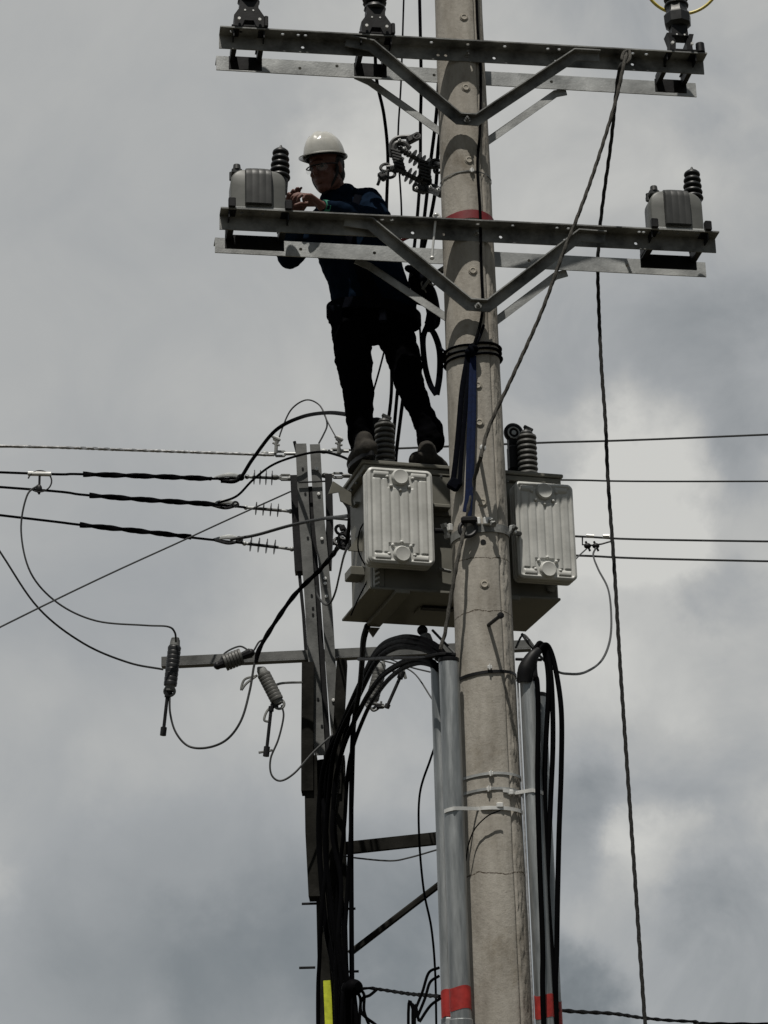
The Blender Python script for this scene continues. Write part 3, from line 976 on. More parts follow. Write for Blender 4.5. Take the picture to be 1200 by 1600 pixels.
# lugs and brackets on the left wall
b = MB(TX)
q = tloc(515, 765, .25)
poly = [tloc(px, py, .25) for px, py in ((520, 752), (548, 770), (554, 793), (532, 783), (529, 769), (524, 770), (513, 772))]
b.rings([[V((p.x, y, p.z)) for p in poly] for y in (.246, .256)])
b.prism([(0, 0), (.06, 0), (.06, -.012), (0, -.012)], (x0 + .0, .24, poly[3].z), (x0 - .02, .24, poly[3].z), (0, 1, 0), (0, 0, 1))
b.build('lifting_lug', 'greyd', tank, smooth=False)
b = MB(TX)
p = tloc(548, 897, .22); b.box((x0 - .035, .22, p.z), (.07, .12, .045), None, .004)
p = tloc(540, 858, .24); b.rings([[V((x0, y, p.z + .09)), V((x0, y, p.z - .02)), V((x0 - .07, y, p.z - .02))] for y in (.2, .21)])
b.build('wall_bracket', 'greyd', tank, smooth=False)
b = MB(TX)
p = tloc(590, 905, .02)
for k in range(5):
    p = tloc(585, 890 + k * 8, .012); b.cyl(p, p + V((.024, 0, .014)), .0055, .0055, 6); b.cyl(p + V((0, 0, -.004)), p + V((0, 0, .02)), .004, .004, 6)
b.build('cooling_fin', 'grey', tank)
b = MB(TX)
b.box((.075, .026, zb + .12), (.05, .02, .22), None, .004)
b.build('corner_stiffener', 'greyd', tank, smooth=False)
b = MB(TX)
for zz in (-.22,):
    b.box((.34 + .0, -.005, zz), (.16, .07, .02), None, .004)
b.box((.45, .022, -.15), (.34, .016, .2), None, .004)
b.build('hanger_plate', 'greyd', tank, smooth=False)
b = MB(TX)
p = tloc(860, 920, .02); b.lathe([(.016, 0), (.016, .012), (.022, .012), (.022, .03), (.01, .034), (0, .034)], V((p.x, .03, p.z)), (0, -1, 0), 12)
p = tloc(693, 893, .02); b.cyl((p.x - .03, .0, p.z + .005), (p.x + .03, .0, p.z - .005), .009, .009, 8)
b.build('drain_valve', 'galvd', tank)

# clamp that holds the tank to the pole
zc = zp(745, 826)
clampt = thing('pole_clamp', (PX, PY, zc), 'steel clamp with bright bolted lugs gripping the pole between the radiators', 'clamp')
b = MB(); R = []
for k in range(61):
    a = math.radians(360 * k / 60); d = V((math.sin(a), -math.cos(a), 0)); c = V((PX, PY, zc + .012 * math.sin(a)))
    rr = prad(zc) + .001
    R.append([c + d * rr + V((0, 0, -.02)), c + d * (rr + .005) + V((0, 0, -.02)), c + d * (rr + .005) + V((0, 0, .02)), c + d * rr + V((0, 0, .02))])
b.rings(R, caps=False); b.build('hoop', 'galvd', clampt)
for px, py, w_ in ((746, 815, .03), (762, 815, .045), (702, 826, .05), (800, 828, .04)):
    p = onpole(px, py, .008) if 712 < px < 790 else at(px, py, PY - .08)
    nn = V((p.x - PX, p.y - PY, 0)).normalized(); tt = V((-nn.y, nn.x, 0)); R3 = Matrix((tt, nn, V((0, 0, 1)))).transposed()
    b = MB(); b.box(p + nn * .004, (w_, .022, .036), R3, .004)
    b.build('lug', 'bright' if px < 790 else 'galv', clampt)
for a_, c_ in (((693, 818), (700, 842)), ((806, 822), (796, 836)), ((766, 812), (774, 824))):
    b = MB(); p = at(*a_, PY - .12); q = at(*c_, PY - .10)
    if a_[0] == 766: p = onpole(766, 814, .02); q = onpole(772, 820, .045)
    b.cyl(p, q, .009, .009, 8); b.cyl(p, lerp(p, q, .25), .016, .016, 6); b.cyl(lerp(p, q, .7), lerp(p, q, .95), .016, .016, 6)
    b.build('clamp_bolt', 'galvd', clampt)
b = MB(); b.cyl(at(680, 829, 9.83), at(706, 829, 9.76), .012, .012, 10); b.cyl(at(800, 832, 9.8), at(812, 834, 9.9), .012, .012, 10); b.build('arm', 'blackm', clampt)

# ------------------------------------------------------------------ the worker
def ell_rot(f, u):
    f = V(f).normalized(); s_ = f.cross(V(u)).normalized(); u = s_.cross(f)
    return Matrix((s_, f, u)).transposed()
def remesh(vox, sm=6, disp=0, dsize=.05, extra=None):
    def fn(o):
        md = o.modifiers.new('r', 'REMESH'); md.mode = 'VOXEL'; md.voxel_size = vox
        md = o.modifiers.new('s', 'SMOOTH'); md.iterations = sm; md.factor = .5
        if disp:
            tx = bpy.data.textures.new('t', 'CLOUDS'); tx.noise_scale = dsize; tx.noise_depth = 3
            md = o.modifiers.new('d', 'DISPLACE'); md.texture = tx; md.strength = disp; md.mid_level = .5; md.texture_coords = 'GLOBAL'
        bake(o)
    return fn
px1 = 1 / 309.0
Wk = thing('person', (at(620, 725, 10.15).x, 10.15, zl), 'lineman in white hard hat and dark workwear, standing on the tank reaching left', 'person')
HS = at(509, 263, 9.86)                    # head centre
hf = V((-.50, -.80, -.36)).normalized(); HR = ell_rot(hf, (0.05, 0, 1))      # columns: side, forward, up
def hp(x, y, z): return HS + HR @ V((x, y, z))
b = MB()
b.ell(hp(0, -.015, .045), (.077, .096, .088), HR, 28, 18)          # skull
b.ell(hp(0, .035, -.035), (.058, .058, .085), HR, 24, 16)          # face
b.ell(hp(0, .052, -.098), (.034, .034, .028), HR)                  # chin
b.ell(hp(0, .082, .022), (.045, .02, .016), HR)                    # brow
b.ell(hp(.034, .068, -.03), (.02, .022, .018), HR); b.ell(hp(-.034, .068, -.03), (.02, .022, .018), HR)   # cheeks
b.chain([hp(0, .092, .012), hp(0, .112, -.022), hp(0, .108, -.034)], [.009, .013, .012])                  # nose
b.chain([hp(-.02, .088, -.064), hp(0, .096, -.062), hp(.02, .088, -.064)], [.006, .008, .006])
b.chain([hp(-.017, .086, -.074), hp(0, .094, -.075), hp(.017, .086, -.074)], [.006, .008, .006])
b.chain([hp(-.05, .0, -.075), hp(-.02, .05, -.105), hp(.02, .05, -.105), hp(.05, 0, -.075)], [.022, .018, .018, .022])
for s_ in (-1, 1):
    b.ell(hp(s_ * .033, .083, .0), (.013, .012, .011), HR)          # eyelids
    b.ell(hp(s_ * .078, -.005, -.01), (.011, .02, .033), HR)        # ears
neck = at(533, 312, 9.98)
b.chain([hp(0, -.02, -.05), lerp(hp(0, -.02, -.05), neck, .6), neck], [.056, .052, .045])
# torso, limbs under the clothes
SL = at(520, 330, 9.98); SR = at(572, 318, 10.06)      # his right (picture left) and his left shoulder
EL = at(452, 400, 9.96); ER = at(594, 345, 9.90)
WL = at(462, 338, 9.74); WR = at(503, 322, 9.69)
chest = at(555, 375, 10.06); waist = at(578, 455, 10.12); hip = at(585, 505, 10.14)
b.chain([neck, chest, waist, hip], [.045, .09, .08, .08])
b.chain([SL, EL, WL], [.045, .038, .026]); b.chain([SR, ER, WR], [.045, .038, .026])
KL = at(560, 615, 10.07); AL = at(565, 693, 10.12); KR = at(640, 600, 10.1); AR = at(676, 690, 10.14)
b.chain([hip + V((-.08, 0, .02)), KL, AL], [.05, .045, .035]); b.chain([hip + V((.09, 0, .02)), KR, AR], [.05, .045, .035])
# hands: palm, four fingers, thumb
def hand(w, tip, nrm, s_=1.0, curl=1.0, flip=1):
    """w wrist, tip = middle of knuckles direction target, nrm = palm normal (side the fingers close on)"""
    d = (V(tip) - V(w)).normalized(); nrm = (V(nrm) - d * V(nrm).dot(d)).normalized(); sd_ = d.cross(nrm) * flip
    pl_ = .085 * s_
    for k in range(4):
        o_ = (k - 1.5) * .019 * s_
        b.chain([w + sd_ * o_ * .5, w + d * pl_ + sd_ * o_], [.016 * s_, .0125 * s_])
    for k, (ln, c) in enumerate(((.068, .75), (.078, .9), (.073, 1.05), (.058, 1.25))):
        o_ = (k - 1.5) * .0205 * s_
        p = w + d * pl_ + sd_ * o_ - nrm * .002; ang = .35 * curl * c
        P_ = [p]
        for j, f_ in enumerate((.45, .32, .23)):
            dd = d * math.cos(ang) + nrm * math.sin(ang) + sd_ * (.04 * (k - 1.5))
            p = p + dd.normalized() * ln * f_ * s_; P_.append(p); ang += .55 * curl * c
        b.chain(P_, [.0098 * s_, .0088 * s_, .008 * s_, .0068 * s_], 10)
    p = w + d * .02 * s_ - sd_ * .026 * s_
    b.chain([p, p + (d * .6 - sd_ * .55 + nrm * .45).normalized() * .042 * s_, p + (d * .6 - sd_ * .5 + nrm * .45).normalized() * .042 * s_ + (d * .85 + nrm * .5).normalized() * .034 * s_,
             p + (d * .6 - sd_ * .5 + nrm * .45).normalized() * .042 * s_ + (d * .8 + nrm * .6).normalized() * .056 * s_], [.015 * s_, .0125 * s_, .0105 * s_, .0085 * s_], 10)
hand(WR, at(468, 297, 9.60), V((-.5, .25, -1)), 1.1, 1.25)
hand(WL, at(456, 300, 9.70), V((.4, -.75, 0)), 1.0, 1.25, -1)
b.build('body', 'skin', Wk, mods=remesh(.0042, 5), angle=180)
# eyes
for s_ in (-1, 1):
    b = MB(); b.ell(hp(s_ * .033, .0875, .0), (.0105, .0105, .0085), HR); b.build('eye', 'black', Wk)
# hair at the back and sides below the helmet
b = MB()
b.ell(hp(0, -.04, .02), (.080, .076, .080), HR)
b.ell(hp(0, -.07, -.03), (.06, .045, .06), HR)
for s_ in (-1, 1): b.ell(hp(s_ * .07, -.02, .02), (.014, .035, .04), HR)
b.build('hair', 'hair', Wk, mods=remesh(.006, 2, .01, .01))
# goggles
b = MB()
b.tube([hp(-.078, .01, .006), hp(-.068, .075, .006), hp(0, .118, .008), hp(.068, .075, .006), hp(.078, .01, .006)], .0035, 6)
gl = b.build('safety_glasses', 'black', Wk)
b = MB()
for s_ in (-1, 1):
    b.ell(hp(s_ * .038, .1, -.006), (.03, .006, .02), ell_rot(HR @ V((s_ * .45, 1, 0)), (0, 0, 1)))
b.build('lens', 'lens', gl)
# hard hat
hat = MB(); R = []
hc = hp(0, -.008, .062)
ht = ell_rot(hf + V((0, 0, .10)), (0.06, .02, 1))
for i in range(15):
    a = math.radians(90 * i / 14)
    z = math.sin(a); q = max(math.cos(a), .004) ** .85
    ring = []
    for k in range(48):
        th = 2 * math.pi * k / 48
        x, y = math.sin(th), math.cos(th)
        rdg = .009 * math.exp(-(x * q / .13) ** 2) * (1 if i > 2 else .2 * i) + .005 * math.exp(-((abs(x * q) - .42) / .07) ** 2) * (i > 3)
        ring.append(hc + ht @ V((.098 * x * q, .120 * y * q, .120 * z + rdg)))
    R.append(ring)
brim = [[], [], []]
for k in range(48):
    th = 2 * math.pi * k / 48; x, y = math.sin(th), math.cos(th)
    ext = .012 + .045 * max(0, y) ** 2.5
    dz = -.014 * max(0, y) ** 2
    brim[0].append(hc + ht @ V(((.101 + ext * .6) * x, (.124 + ext) * y, -.004 + dz)))
    brim[1].append(hc + ht @ V(((.101 + ext * .6) * x, (.124 + ext) * y, -.009 + dz)))
    brim[2].append(hc + ht @ V((.097 * x, .120 * y, -.006)))
inner = [[hc + ht @ V((.097 * math.sin(2 * math.pi * k / 48) * q, .120 * math.cos(2 * math.pi * k / 48) * q, z)) for k in range(48)] for q, z in ((1, .02), (.85, .07), (.5, .105), (.02, .12))]
hat.rings(inner[::-1] + [brim[2], brim[1], brim[0]] + R, caps=True)
hatO = hat.build('hard_hat', 'helmet', Wk, angle=40)
b = MB(); b.tube([hc + ht @ V((.093 * math.sin(a), .115 * math.cos(a), -.01)) for a in [2 * math.pi * k / 24 for k in range(25)]], .007, 6); b.build('headband', 'black', hatO)
b = MB(); b.tube([hp(-.08, .0, .03), hp(-.066, .03, -.06), hp(0, .06, -.128), hp(.066, .03, -.06), hp(.08, 0, .03)], .0035, 6, flat=(1, 2)); b.build('chin_strap', 'black', hatO)

# jacket
def E(px, py, Y): return at(px, py, Y)
b = MB()
# trunk as lofted sections: centre pixel, half width px, half depth m
secs = [(530, 314, 10.0, 24, .07), (541, 322, 10.03, 46, .10), (549, 343, 10.05, 58, .125), (553, 375, 10.07, 64, .145), (562, 410, 10.09, 66, .15), (574, 440, 10.11, 64, .145), (583, 470, 10.13, 66, .14), (585, 492, 10.14, 69, .14)]
R = []
for px, py, Y, hw, hd in secs:
    c = at(px, py, Y); ring = []
    for k in range(28):
        a = 2 * math.pi * k / 28
        ca, sa = math.cos(a), math.sin(a)
        ring.append(c + V((math.copysign(abs(ca) ** .85, ca) * hw * px1, math.copysign(abs(sa) ** .85, sa) * hd, -.12 * hw * px1 * ca)))
    R.append(ring)
b.rings(R)
b.chain([at(528, 318, 9.99), SL + V((-.0, 0, -.01)), lerp(SL, EL, .5), EL, lerp(EL, WL, .45), lerp(EL, WL, .9)], [.075, .078, .07, .068, .052, .04])
b.chain([at(545, 316, 10.03), SR + V((.01, 0, .0)), lerp(SR, ER, .5) + V((.0, 0, .01)), ER, lerp(ER, WR, .5), lerp(ER, WR, .93)], [.07, .082, .072, .062, .052, .036])
b.chain([at(513, 308, 9.92), at(528, 300, 9.93), at(546, 300, 9.99), at(548, 306, 10.03)], [.034, .04, .042, .05])
b.chain([at(507, 311, 9.93), at(520, 320, 9.93)], [.03, .05])           # collar
jk = b.build('jacket', 'jacket', Wk, mods=remesh(.008, 4, .024, .08), angle=180)
# trousers
b = MB()
hl, hr = at(549, 510, 10.12), at(612, 506, 10.14)
b.chain([at(556, 488, 10.13), hl, at(552, 560, 10.09), KL, at(561, 655, 10.09), at(566, 700, 10.10)], [.11, .105, .092, .074, .07, .055])
b.chain([at(612, 488, 10.14), hr, at(628, 550, 10.12), KR, at(658, 645, 10.12), at(678, 688, 10.13)], [.11, .102, .088, .072, .062, .058])
b.chain([at(585, 480, 10.13), at(585, 508, 10.13)], [.13, .10])
b.chain([at(672, 672, 10.13), at(673, 688, 10.13)], [.07, .072])
b.build('trousers', 'cloth', Wk, mods=remesh(.008, 3, .026, .055), angle=180)
# boots
def boot(a_, t_, name='boot'):
    b = MB(); a_ = V(a_); t_ = V(t_)
    d = (t_ - a_); d.z = 0; d.normalize()
    heel = a_ - d * .06
    zs = zl + .004
    b.chain([V((a_.x, a_.y, zs + .11)), V((a_.x, a_.y, zs + .08))], [.045, .05])
    b.chain([V((heel.x, heel.y, zs + .045)), V((a_.x, a_.y, zs + .06)), V((t_.x, t_.y, zs + .042)) - d * .03, V((t_.x, t_.y, zs + .038))], [.042, .05, .046, .036])
    o_ = b.build(name, 'boot', Wk, mods=remesh(.006, 3, .006, .03), angle=180)
    s_ = MB(); sd_ = V((-d.y, d.x, 0)); Rg = []
    for z in (zs - .002, zs + .02):
        ring = []
        for k in range(24):
            a = 2 * math.pi * k / 24; q = math.cos(a)
            ring.append(lerp(heel, t_, .5) * 1 + d * (q * ((t_ - heel).length / 2 + .036)) + sd_ * (math.sin(a) * (.044 + .006 * q)))
            ring[-1].z = z
        Rg.append(ring)
    s_.rings(Rg); s_.build('sole', 'black', o_)
boot(atz(570, 722, zl), atz(553, 738, zl)); boot(atz(668, 737, zl), atz(690, 742, zl))
# glove cuff / green wrist band
b = MB(); ax = (WR - ER).normalized()
b.cyl(WR - ax * .03, WR - ax * .004, .036, .033, 18); b.build('wrist_band', 'green', Wk)
# harness
b = MB()
c = at(584, 494, 10.135); R = []
for k in range(41):
    a = 2 * math.pi * k / 40
    R.append([c + V((math.cos(a) * (.226 + dx), math.sin(a) * (.155 + dx), dz - .03 * math.cos(a))) for dx, dz in ((0, -.028), (.012, -.028), (.012, .028), (0, .028))])
b.rings(R, caps=False)
b.box(at(524, 492, 9.97), (.07, .05, .10), None, .012); b.box(at(598, 494, 9.975), (.04, .03, .07), None, .008)
b.box(at(656, 452, 10.12), (.08, .10, .19), Matrix.Rotation(-.3, 3, 'Y'), .03)
b.tube([at(650, 440, 10.1), at(672, 455, 10.08), at(680, 500, 10.07), at(668, 510, 10.07)], .028, 10)
b.tube([at(640, 420, 10.1), at(660, 430, 10.02), at(676, 470, 10.0), at(672, 510, 10.0)], .02, 10, flat=(1, 1.6))
for pts in ([at(560, 305, 9.94), at(548, 345, 9.90), at(556, 400, 9.915), at(580, 480, 9.97)], [at(528, 312, 9.87), at(536, 345, 9.89), at(560, 400, 9.915), at(598, 480, 9.98)]):
    b.tube(pts, .02, 8, flat=(1.0, .22), up=(1, 0, 0))
hn = b.build('tool_belt', 'navy', Wk, angle=30)
b = MB()
b.tube([at(668, 508, 10.0), at(661, 530, 10.0), at(664, 570, 10.0), at(672, 600, 10.0), at(682, 617, 10.0)], .011, 8, flat=(1.3, .35), up=(1, 0, 0))
b.tube([at(669, 508, 10.0), at(680, 525, 9.98), at(687, 550, 9.97), at(687, 585, 9.98), at(682, 617, 10.0)], .012, 8, flat=(1.3, .35), up=(1, 0, 0))
b.tube([at(668, 470, 10.02), at(673, 500, 10.0), at(669, 517, 10.0)], .017, 8)
b.tube([at(680, 525, 9.98), at(690, 545, 9.9), onpole(703, 553, .01)], .006, 8)
b.tube([at(655, 500, 10.05), at(660, 560, 10.05), at(666, 585, 10.04), at(672, 590, 10.04)], .006, 6)
b.build('leg_loop', 'navy', hn)
b = MB()
for q, (px, py) in enumerate(((664, 446), (670, 455), (674, 441))):
    b.torus(at(px, py, 9.99), .022, .0045, (0.3, -1, .2 * q), 20, 6, sx=.7)
b.tube([at(660, 452, 9.98), at(672, 436, 9.97), at(683, 428, 9.9), at(694, 418, 9.82)], .0085, 8)
b.build('snap_hook', 'galvd', hn)
tt_ = MB(); tt_.cyl(at(682, 428, 9.9), at(696, 419, 9.84), .016, .016, 10)
tag(tt_.build('lanyard_sleeve', 'black'), 'short black rubber sleeve of the lanyard beside the pole above the brace foot', 'sleeve')
b = MB(); b.tube([at(645, 369, 9.95), at(635, 372, 9.96), at(622, 379, 9.98), at(612, 384, 10.0)], .009, 8)
tag(b.build('strap', 'redd'), 'short dark red strap seen between the lower crossarms right of the man', 'strap')

# ------------------------------------------------------------------ blue slings on the pole
zs0 = zp(745, 545)
sl = thing('rope_sling', (PX, PY, zs0), 'dark blue webbing sling knotted round the pole with long tails hanging down', 'sling')
b = MB()
for q, (dz, tl) in enumerate(((.0, .03), (.028, .022), (-.026, .034))):
    R = []
    for k in range(73):
        a = math.radians(5 * k); rr = prad(zs0) + .006 + .003 * math.sin(a * 3 + q)
        z = zs0 + dz + (.028 * abs(math.sin(a / 2 + .05)) ** .7 - .01) + tl * .35 * math.sin(a)
        R.append(V((PX + math.sin(a) * rr, PY - math.cos(a) * rr, z)))
    b.tube(R, .0085, 8, smooth=False, flat=(.55, 1.2), up=None)
b.build('wrap', 'navy', sl)
b = MB(); kn = onpole(736, 550, .02)
b.ell(kn, (.03, .022, .022)); b.torus(kn + V((0, -.01, 0)), .02, .01, (1, .2, .3)); b.torus(kn + V((.01, -.012, .01)), .018, .009, (.2, .3, 1))
b.tube([kn, onpole(748, 530, .02), onpole(756, 508, .014)], .007, 8)
b.build('knot', 'navy', sl)
b = MB()
tails = [([(731, 556), (722, 610), (716, 680), (712, 720), (708, 752)], .013, 0), ([(735, 556), (729, 620), (722, 700), (718, 757)], .010, 0),
         ([(738, 556), (736, 620), (733, 700), (731, 770), (727, 800)], .013, 1), ([(741, 556), (741, 620), (739, 700), (736, 770), (733, 815)], .010, 1)]
b1, b2 = MB(), MB()
for pts, r_, wh in tails:
    (b2 if wh else b1).tube([onpole(x_, y_, .014 + .006 * i) for i, (x_, y_) in enumerate(pts)], r_, 8, flat=(1.0, .3), up=(1, 0, 0))
b1.box(onpole(710, 757, .03), (.06, .03, .06), Matrix.Rotation(.6, 3, 'Y'), .01)
b1.build('tail', 'navy', sl); b2.build('tail', 'blue', sl)

# ------------------------------------------------------------------ ropes
b = MB()
b.tube([at(979, 84, 9.5), at(975, 100, 9.44), at(960, 165, 9.43), at(928, 268, 9.42), at(900, 345, 9.41), at(880, 395, 9.41), at(845, 490, 9.42), at(800, 590, 9.44), at(765, 665, 9.45), at(751, 715, 9.43)], .0085, 10, step=.006, lobes=3, pitch=.075, amp=.16)
b.tube([at(751, 715, 9.43), onpole(741, 750, .03), onpole(733, 790, .035), onpole(727, 820, .04), at(716, 870, 9.5), at(705, 930, 9.5), at(696, 985, 9.5), at(688, 1015, 9.5)], .0085, 10, step=.006, lobes=3, pitch=.075, amp=.16)
b.tube([at(976, 96, 9.47), at(972, 92, 9.47), at(975, 82, 9.5), at(983, 80, 9.52), at(984, 92, 9.47), at(977, 100, 9.45)], .0085, 8)
tag(b.build('rope', 'rope'), 'grey twisted rope slanting from the top crossarm down to the peg on the pole', 'rope', 'hand lines from the top crossarm')
b = MB()
pts = [at(974, 96, 9.47), at(966, 118, 9.5), at(955, 220, 9.72), at(944, 300, 9.9), at(938, 350, 10.02), at(935, 390, 10.06), at(934, 430, 10.06), at(939, 560, 10.06), at(946, 660, 10.06), at(950, 750, 10.06), at(960, 890, 10.06), at(969, 1040, 10.05), at(980, 1200, 10.05), at(994, 1400, 10.04), at(1008, 1600, 10.03)]
pts.append(V((pts[-1].x + .02, 10.02, .9))); pts.append(V((pts[-1].x + .02, 10.0, .02)))
b.tube(pts, .0088, 9, step=.009, lobes=3, pitch=.08, amp=.16)
tag(b.build('rope', 'roped'), 'dark rope hanging straight to the ground right of the pole', 'rope', 'hand lines from the top crossarm')
# carabiner / block on the rope at the clamp
cb = thing('carabiner', onpole(733, 822, .03), 'black steel snap hook hanging on the pole clamp', 'carabiner')
b = MB(); c = onpole(731, 826, .035)
b.torus(c, .036, .0095, (.15, -1, .1), 30, 8, sx=1.15)
b.build('ring', 'blackm', cb)
b = MB(); b.box(onpole(733, 812, .04), (.075, .03, .03), None, .008); b.build('gate', 'blackm', cb)

# ------------------------------------------------------------------ conduits
def conduit(px, py, r, Y, label, px2=None, tape=None, clamp_top=True):
    top = at(px, py, Y)
    root = thing('steel_conduit', (top.x, top.y, 0), label, 'conduit', 'steel conduits strapped to the front pole')
    b = MB(); b.lathe([(r * .86, top.z - .05), (r * .9, top.z), (r, top.z), (r, 0.0), (0, 0)][::1], (top.x, top.y, 0), (0, 0, 1), 28)
    b.build('pipe', 'galvpipe', root)
    if clamp_top:
        b = MB(); b.lathe([(r * .86, top.z - .012), (r * 1.02, top.z - .014), (r * 1.05, top.z - .01), (r * 1.05, top.z + .004), (r * .7, top.z + .006), (0, top.z + .006)], (top.x, top.y, 0), (0, 0, 1), 24)
        b.build('mouth_seal', 'black', root)
    b = MB()
    for zz in (top.z - 1.62,):
        b.lathe([(r, zz - .04), (r * 1.12, zz - .036), (r * 1.12, zz + .036), (r, zz + .04)], (top.x, top.y, 0), (0, 0, 1), 28)
    b.build('coupling', 'galvpipe', root)
    if tape:
        z0, z1 = tape; b = MB()
        zt_ = (z0 + z1) / 2; hh = abs(z1 - z0) / 2
        R = []
        for k in range(40):
            a = 2 * math.pi * k / 40
            R.append((math.cos(a), math.sin(a), .006 * math.sin(a * 2 + px)))
        b.rings([[V((top.x + c_ * (r + .0015 * (j in (1, 2))), top.y + s_ * (r + .0015 * (j in (1, 2))), z_ + w_)) for c_, s_, w_ in R] for j, z_ in enumerate((zt_ - hh, zt_ - hh, zt_ + hh, zt_ + hh))], caps=False)
        b.build('tape', 'red', root)
    return root
def zat(px, py, Y): return at(px, py, Y).z
conduit(701, 1031, .045, 9.55, 'thick galvanised conduit at the pole\'s left with red tape, cables arching from its top', tape=(zat(709, 1541, 9.5), zat(709, 1577, 9.5)))
conduit(684, 1040, .033, 9.74, 'thinner galvanised conduit behind the thick one left of the pole', tape=(zat(690, 1548, 9.72), zat(690, 1591, 9.72)))
conduit(826, 1060, .040, 9.60, 'galvanised conduit with red tape at the pole\'s right under the black cable head', tape=(zat(850, 1556, 9.6), zat(850, 1592, 9.6)))
conduit(842, 1085, .032, 9.75, 'slim galvanised conduit behind the black cables right of the pole', tape=(zat(864, 1562, 9.7), zat(864, 1598, 9.7)))

# thin pale earth wire on the right of the pole
b = MB(); q = at(809, 1062, 9.6); b.tube([at(809, 1050, 9.6), at(809, 1070, 9.6), V((q.x, 9.6, 3.2)), V((q.x, 9.6, .0))], .0045, 8, smooth=False)
tag(b.build('earth_wire', 'alu'), 'thin pale wire running down between the pole and its right conduit', 'wire')
# tie strap round pole and both conduits
def strap_path(z, pts, label, tl):
    root = thing('steel_band', (PX, PY, z), label, 'strap', 'bands round the front pole')
    b = MB(); Q = spline([V((x, y, z + dz)) for x, y, dz in pts], None, 6)
    R = [[p + V((0, 0, -.008)), p + V((0, 0, .008))] for p in Q]
    R = []
    for i, p in enumerate(Q):
        a = Q[max(0, i - 1)]; c = Q[min(len(Q) - 1, i + 1)]; d = (c - a).normalized(); nn = V((d.y, -d.x, 0)).normalized() * .002
        R.append([p - nn + V((0, 0, -.008)), p + nn + V((0, 0, -.008)), p + nn + V((0, 0, .008)), p - nn + V((0, 0, .008))])
    b.rings(R); b.build('strap', 'bright', root)
    p = onpole(*tl, .006); b = MB(); b.box(p, (.03, .014, .022), None, .003); b.build('buckle', 'bright', root)
za = zp(780, 1262); ra = prad(za) + .006
cL = at(701, 1031, 9.55).x; cR = at(826, 1060, 9.6).x
def arc(cx, cy, r, a0, a1, n_, dz0=0, dz1=0):
    return [(cx + r * math.sin(math.radians(a0 + (a1 - a0) * i / n_)), cy - r * math.cos(math.radians(a0 + (a1 - a0) * i / n_)), dz0 + (dz1 - dz0) * i / n_) for i in range(n_ + 1)]
strap_path(za, arc(cL, 9.55, .0485, -60, 10, 4, -.02, -.012) + arc(PX, PY, ra, -28, 75, 10, .0, -.005) , 'bright steel strap tying the thick left conduit to the pole', (781, 1258))
zb2 = zp(780, 1236)
strap_path(zb2, arc(PX, PY, ra + .001, 20, 50, 4, .002, .0) + arc(cR, 9.60, .0425, -20, 60, 5, -.002, -.012), 'bright steel strap tying the right conduit to the pole', (797, 1238))

# ------------------------------------------------------------------ background poles
YB = 13.9
def bpx(py): return 507 + (py - 1100) * .026
def rad_px(h, px, py, Y): # metres for h pixels at that place
    p = at(px, py, Y); w = (p - CAM).dot(FW); return h * w / FPX
bp = thing('steel_pole_tower', (at(518, 1500, YB).x, YB, 0), 'dark built-up pole of concrete and steel channels behind, left of the front pole', 'utility pole')
# concrete stub
b = MB(); zt0 = at(508, 1190, YB).z; R = []
for i in range(60):
    z = zt0 * i / 59; c = at(520, 1500, YB); px_ = c.x - .008 * (z - c.z)
    r_ = rad_px(24 + 0 * z, 518, 1500, YB) * (1 + .02 * (zt0 - z) / zt0)
    R.append([V((px_ + math.sin(2 * math.pi * k / 32) * r_, YB + .02 + math.cos(2 * math.pi * k / 32) * r_, z)) for k in range(32)])
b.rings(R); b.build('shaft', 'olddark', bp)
# two pale channel bars
def bar(pts, wpx, Y, material, name='channel', dep=.05, chan=True):
    b = MB(); R = []
    for px, py in pts:
        p = at(px, py, Y); w2 = rad_px(wpx, px, py, Y) / 2
        if chan:
            sec = [(-w2, 0), (w2, 0), (w2, dep), (w2 - .006, dep), (w2 - .006, .006), (-w2 + .006, .006), (-w2 + .006, dep), (-w2, dep)]
        else:
            sec = [(-w2, 0), (w2, 0), (w2, dep), (-w2, dep)]
        R.append([p + V((x_, y_, 0)) for x_, y_ in sec])
    b.rings(R)
    return b.build(name, material, bp, smooth=False)
bar([(470, 693), (475, 800), (484, 930), (490, 1030), (500, 1180)], 17, YB - .12, 'galvm')
bar([(492, 694), (498, 800), (510, 930), (516, 1030), (527, 1170)], 16, YB - .12, 'galvm')
bar([(461, 742), (464, 820), (468, 892)], 15, YB - .04, 'blackm', 'side_plate', .1, False)
bar([(513, 740), (515, 820), (512, 885)], 11, YB - .04, 'blackm', 'side_plate', .1, False)
bar([(466, 880), (474, 960), (480, 1050)], 5, YB - .02, 'blackm', 'side_plate', .1, False)
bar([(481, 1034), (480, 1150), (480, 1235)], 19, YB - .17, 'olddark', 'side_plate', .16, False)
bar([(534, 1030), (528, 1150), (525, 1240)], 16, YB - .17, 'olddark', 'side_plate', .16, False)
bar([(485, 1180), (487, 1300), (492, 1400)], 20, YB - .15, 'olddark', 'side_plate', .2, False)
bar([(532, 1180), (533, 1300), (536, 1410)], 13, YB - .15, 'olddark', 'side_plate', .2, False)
bar([(483, 760), (492, 900), (503, 1050), (512, 1190)], 12, YB - .08, 'blackm', 'spacer', .05, False)
b = MB()
for px, py in ((473, 732), (477, 771), (481, 840), (487, 930), (489, 950), (489, 960), (497, 1092), (503, 1134)):
    p = at(px, py, YB - .123); b.lathe([(.008, 0), (.008, .003), (0, .003)], p, (0, -1, 0), 10)
b.build('dark_holes', 'black', bp)
b = MB()
